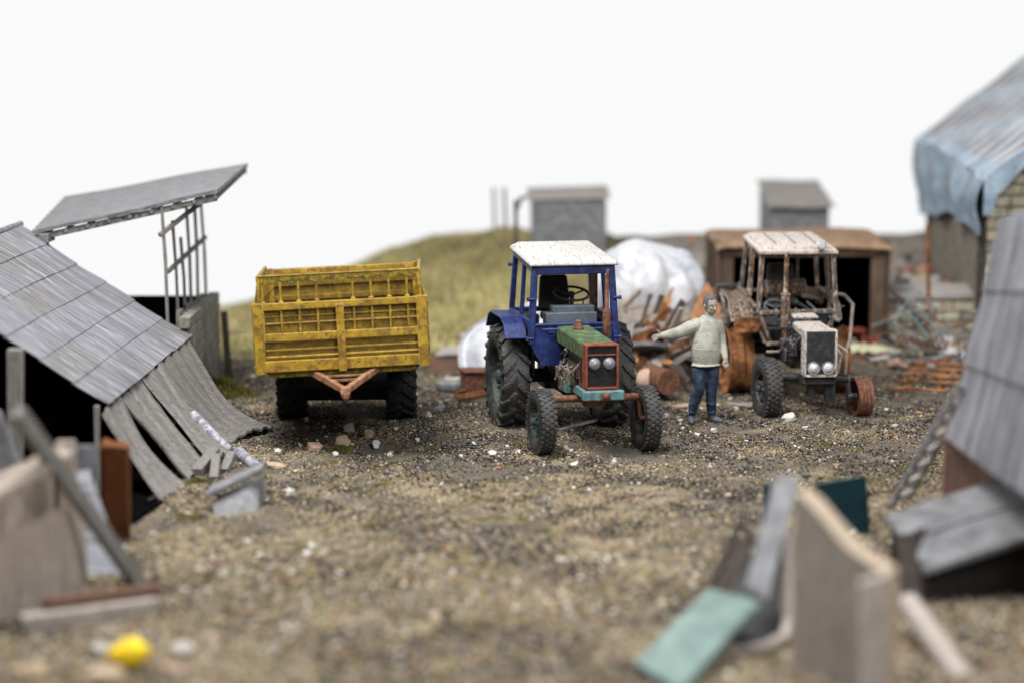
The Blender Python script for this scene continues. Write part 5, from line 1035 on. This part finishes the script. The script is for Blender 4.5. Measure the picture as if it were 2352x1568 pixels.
def ladder():
    a, b = W(2066,1152,26.6), W(2230,866,25.5); g = V((a.x, a.y, 0)); t = thing('notched_ladder', 'narrow grey ladder leaning towards the steep tin shed', 'ladder', g)
    off = V((.0,.0,-.0)); side = V((.12,.0,.066))
    for s in (-1,1): MB().beam(a+side*s, b+side*s, .06,.06).build('rail', M['greymetal'], t, off=g, bevel=.008)
    for k in range(8): p = a.lerp(b, (k+.4)/8); MB().beam(p-side*1.1, p+side*1.1, .10,.06).build('rung', M['conc'], t, off=g, bevel=.006)
ladder()
def bin_():
    g = V((4.6, 21.5, 0)); t = thing('feed_bin', 'large blurred grey box with sloping lid and black open front', 'box', g)
    bl, br, fl, fr = W(2035,1180,24.4), W(2330,1085,25.2), W(2122,1305,22.7), W(2480,1195,23.3)
    mb = MB(); mb.add([bl,br,fr,fl]+[p+V((0,0,-.09)) for p in (bl,br,fr,fl)], [(0,1,2,3),(7,6,5,4),(0,4,5,1),(1,5,6,2),(2,6,7,3),(3,7,4,0)]); mb.build('lid', M['lidgrey'], t, off=g, bevel=.02)
    m1, m2 = bl.lerp(fl,.52), br.lerp(fr,.52); MB().beam(m1+V((0,0,.03)), m2+V((0,0,.03)), .05,.03).build('lid_batten', M['greymetal'], t, off=g)
    def dn(p, z=0.0, q=.04): return V((p.x+q, p.y+.06, z))
    mb = MB(); z1 = -.12
    f0, f1 = fl+V((.06,.12,z1)), fr+V((-.0,.12,z1)); b0, b1 = bl+V((.06,-.02,z1)), br+V((0,-.02,z1))
    mb.add([f0,f1,b1,b0]+[V((p.x,p.y,-.02)) for p in (f0,f1,b1,b0)], [(0,1,5,4),(1,2,6,5),(2,3,7,6),(3,0,4,7)]); mb.build('box_side', M['black'], t, off=g)
    MB().beam(W(2078,1225,22.9), W(2100,1410,22.6), .20,.12,up=(0,1,0)).beam(W(2052,1300,23.0), W(2110,1215,22.8), .06,.06).beam(W(2125,1210,22.8), W(2070,1330,22.8), .06,.06).build('corner_leg', M['scrapdark'], t, off=g, bevel=.02)
bin_()
def panel_frag():
    g = V((2.9, 19.5, 0)); t = thing('broken_board_wall', 'big out-of-focus taupe board panel with broken stepped top in the right foreground', 'panel', g); mb = MB()
    d0, d1 = 20.3, 18.9
    top = [(1826,1128,20.3),(1862,1160,20.1),(1900,1205,19.9),(1942,1255,19.7),(1990,1290,19.5),(2034,1318,19.3)]
    P = [W(*q) for q in top]; lo = [V((p.x,p.y,-.05)) for p in P]; vs = P+lo; n = len(P); ex = V((.16,.24,0))
    fs = [(i,i+1,n+i+1,n+i) for i in range(n-1)]; vs2 = [p+ex for p in vs]; m0 = 2*n
    fr = [(b+m0,a+m0,d+m0,c+m0) for a,b,c,d in fs]
    mb.add(vs+vs2, fs+fr, 0); mb.add(vs+vs2, [(i+1,i,i+m0,i+1+m0) for i in range(n-1)]+[(0,n,n+m0,m0),(n-1,n-1+m0,2*n-1+m0,2*n-1)], 1)
    mb.build('board', [M['taupe'], M['taupeedge']], t, off=g, bevel=.01)
    # return piece at the right
    a, b = W(1976,1335,18.9), W(2042,1318,19.2); MB().prism([V((a.x,a.y,-.05)), V((b.x,b.y,-.05)), b, a], (.0,.12,0)).build('return_board', M['taupe'], t, off=g, bevel=.02)
panel_frag()
def slide():
    g = V((2.1, 18.8, 0)); t = thing('bent_sheet', 'blurred bent metal sheet, grey above and mint green below, sloping to the ground', 'sheet', g)
    a0, a1 = W(1781,1092,22.2), W(1834,1099,22.2); b0, b1 = W(1712,1350,21.5), W(1762,1378,21.4); e0, e1 = W(1628,1362,21.5), W(1747,1390,21.3); c0, c1 = G(1462,1532,.06), G(1562,1596,.06)
    mb = MB(); mb.grid(lambda u, v: a0.lerp(a1, u).lerp(b0.lerp(b1, u), v), 8, 8, thick=.05); mb.build('upper_half', M['greymetal'], t, off=g)
    mb = MB(); mb.grid(lambda u, v: (e0.lerp(e1, u).lerp(c0.lerp(c1, u), v))+V((0,0,.012*math.sin(u*2*math.pi*2))), 16, 8, thick=.05); mb.build('lower_half', M['mintpaint'], t, off=g)
slide()
single('dark_teal_sheet', MB().prism([W(1868,1112,26.2), W(1990,1092,26.2), W(2000,1228,26.2), W(1950,1238,26.2), W(1880,1238,26.2)], (0,.06,0)), M['darkteal'], 'dark teal sheet standing behind the taupe board wall', 'sheet', bevel=.01)
single('dark_teal_board', MB().box(W(1763,1165,26.5), (.10,.08,.6)), M['darkteal'], 'narrow dark teal slat left of the bent sheet top', 'board', bevel=.01)
mb = MB()
a, b, c = W(1700,1192,23.8), W(1624,1378,23.3), W(1745,1260,23.4)
mb.beam(a, b, .07,.07); mb.beam(a, c, .07,.07); mb.beam(W(1712,1235,23.6), W(1672,1360,23.3), .22,.03); mb.beam(c, c+V((-.05,.3,-c.z)), .07,.07)
single('pointed_trestle', mb, M['scrapdark'], 'dark pointed trestle leaning left of the bent sheet', 'trestle', bevel=.015)
mb = MB(); pts = [W(1808,1215,22.0), W(1812,1400,21.7), W(1804,1460,21.2), W(1760,1485,20.9), W(1665,1500,20.8), W(1636,1486,20.9)]
mb.tube([p for p in pts], .055, 12)
single('curved_tub_rim', mb, M['taupe'], 'curved dull brown rim lying between bent sheet and taupe board', 'rim', smooth=50)
single('tub_shell', MB().grid(lambda u, v: W(1650,1498,20.95).lerp(W(1804,1474,21.1), u).lerp(W(1725,1260,22.1).lerp(W(1806,1225,22.0), u), v)+V((0,.25*math.sin(math.pi*v)+.1,-.06)), 10, 12, thick=.04), M['black'], 'black shell inside the curved dull brown rim', 'tub')
rod('sandy_log', W(2085,1385,21.6), W(2215,1570,20.2), .13, M['taupe'], 'pale sandy log slanting down in front of the grey box', 'log')
# ------------------------------------------------------------------ light: white studio sweep and big overhead softbox
w = bpy.data.worlds.new('World'); SC.world = w; w.use_nodes = True; nt = w.node_tree; bg = nt.nodes['Background']
tc = nt.nodes.new('ShaderNodeTexCoord'); sx = nt.nodes.new('ShaderNodeSeparateXYZ'); nt.links.new(tc.outputs['Generated'], sx.inputs[0])
zr = nt.nodes.new('ShaderNodeMapRange'); zr.inputs[1].default_value = .12; zr.inputs[2].default_value = .40; zr.inputs[3].default_value = 1; zr.inputs[4].default_value = 0; nt.links.new(sx.outputs[2], zr.inputs[0]); rp = nt.nodes.new('ShaderNodeValToRGB'); mr = nt.nodes.new('ShaderNodeMapRange'); mr.inputs[1].default_value = -1; mr.inputs[2].default_value = 1
nt.links.new(sx.outputs[1], mr.inputs[0]); nt.links.new(mr.outputs[0], rp.inputs[0]); zm = nt.nodes.new('ShaderNodeMix'); zm.data_type = 'RGBA'; nt.links.new(zr.outputs[0], zm.inputs[0]); zm.inputs[6].default_value = (.24,.244,.252,1); nt.links.new(rp.outputs[0], zm.inputs[7]); nt.links.new(zm.outputs[2], bg.inputs[0])
e = rp.color_ramp.elements; e[0].position = .30; e[0].color = (.25,.255,.265,1); e[1].position = .80; e[1].color = (.955,.957,.962,1)
bg.inputs[1].default_value = 1.0
def area(name, loc, target, size, power, col=(1,1,1)):
    l = bpy.data.lights.new(name, 'AREA'); l.shape = 'SQUARE'; l.size = size; l.energy = power; l.color = col
    o = bpy.data.objects.new(name, l); COL.objects.link(o); o.location = loc; o.rotation_euler = (V(target)-V(loc)).to_track_quat('-Z','Y').to_euler(); return o
area('softbox', (-6, 25, 24), (0, 34, 0), 11, 11200, (1,.985,.96))
area('fill_softbox', (9, 14, 16), (0, 32, 0), 9, 4000, (.97,.98,1))
SC.render.engine = 'CYCLES'; SC.cycles.use_denoising = True; SC.cycles.max_bounces = 6; SC.cycles.diffuse_bounces = 3; SC.cycles.glossy_bounces = 3
SC.view_settings.view_transform = 'Standard'; SC.view_settings.look = 'None'; SC.view_settings.exposure = 0; SC.view_settings.gamma = 1
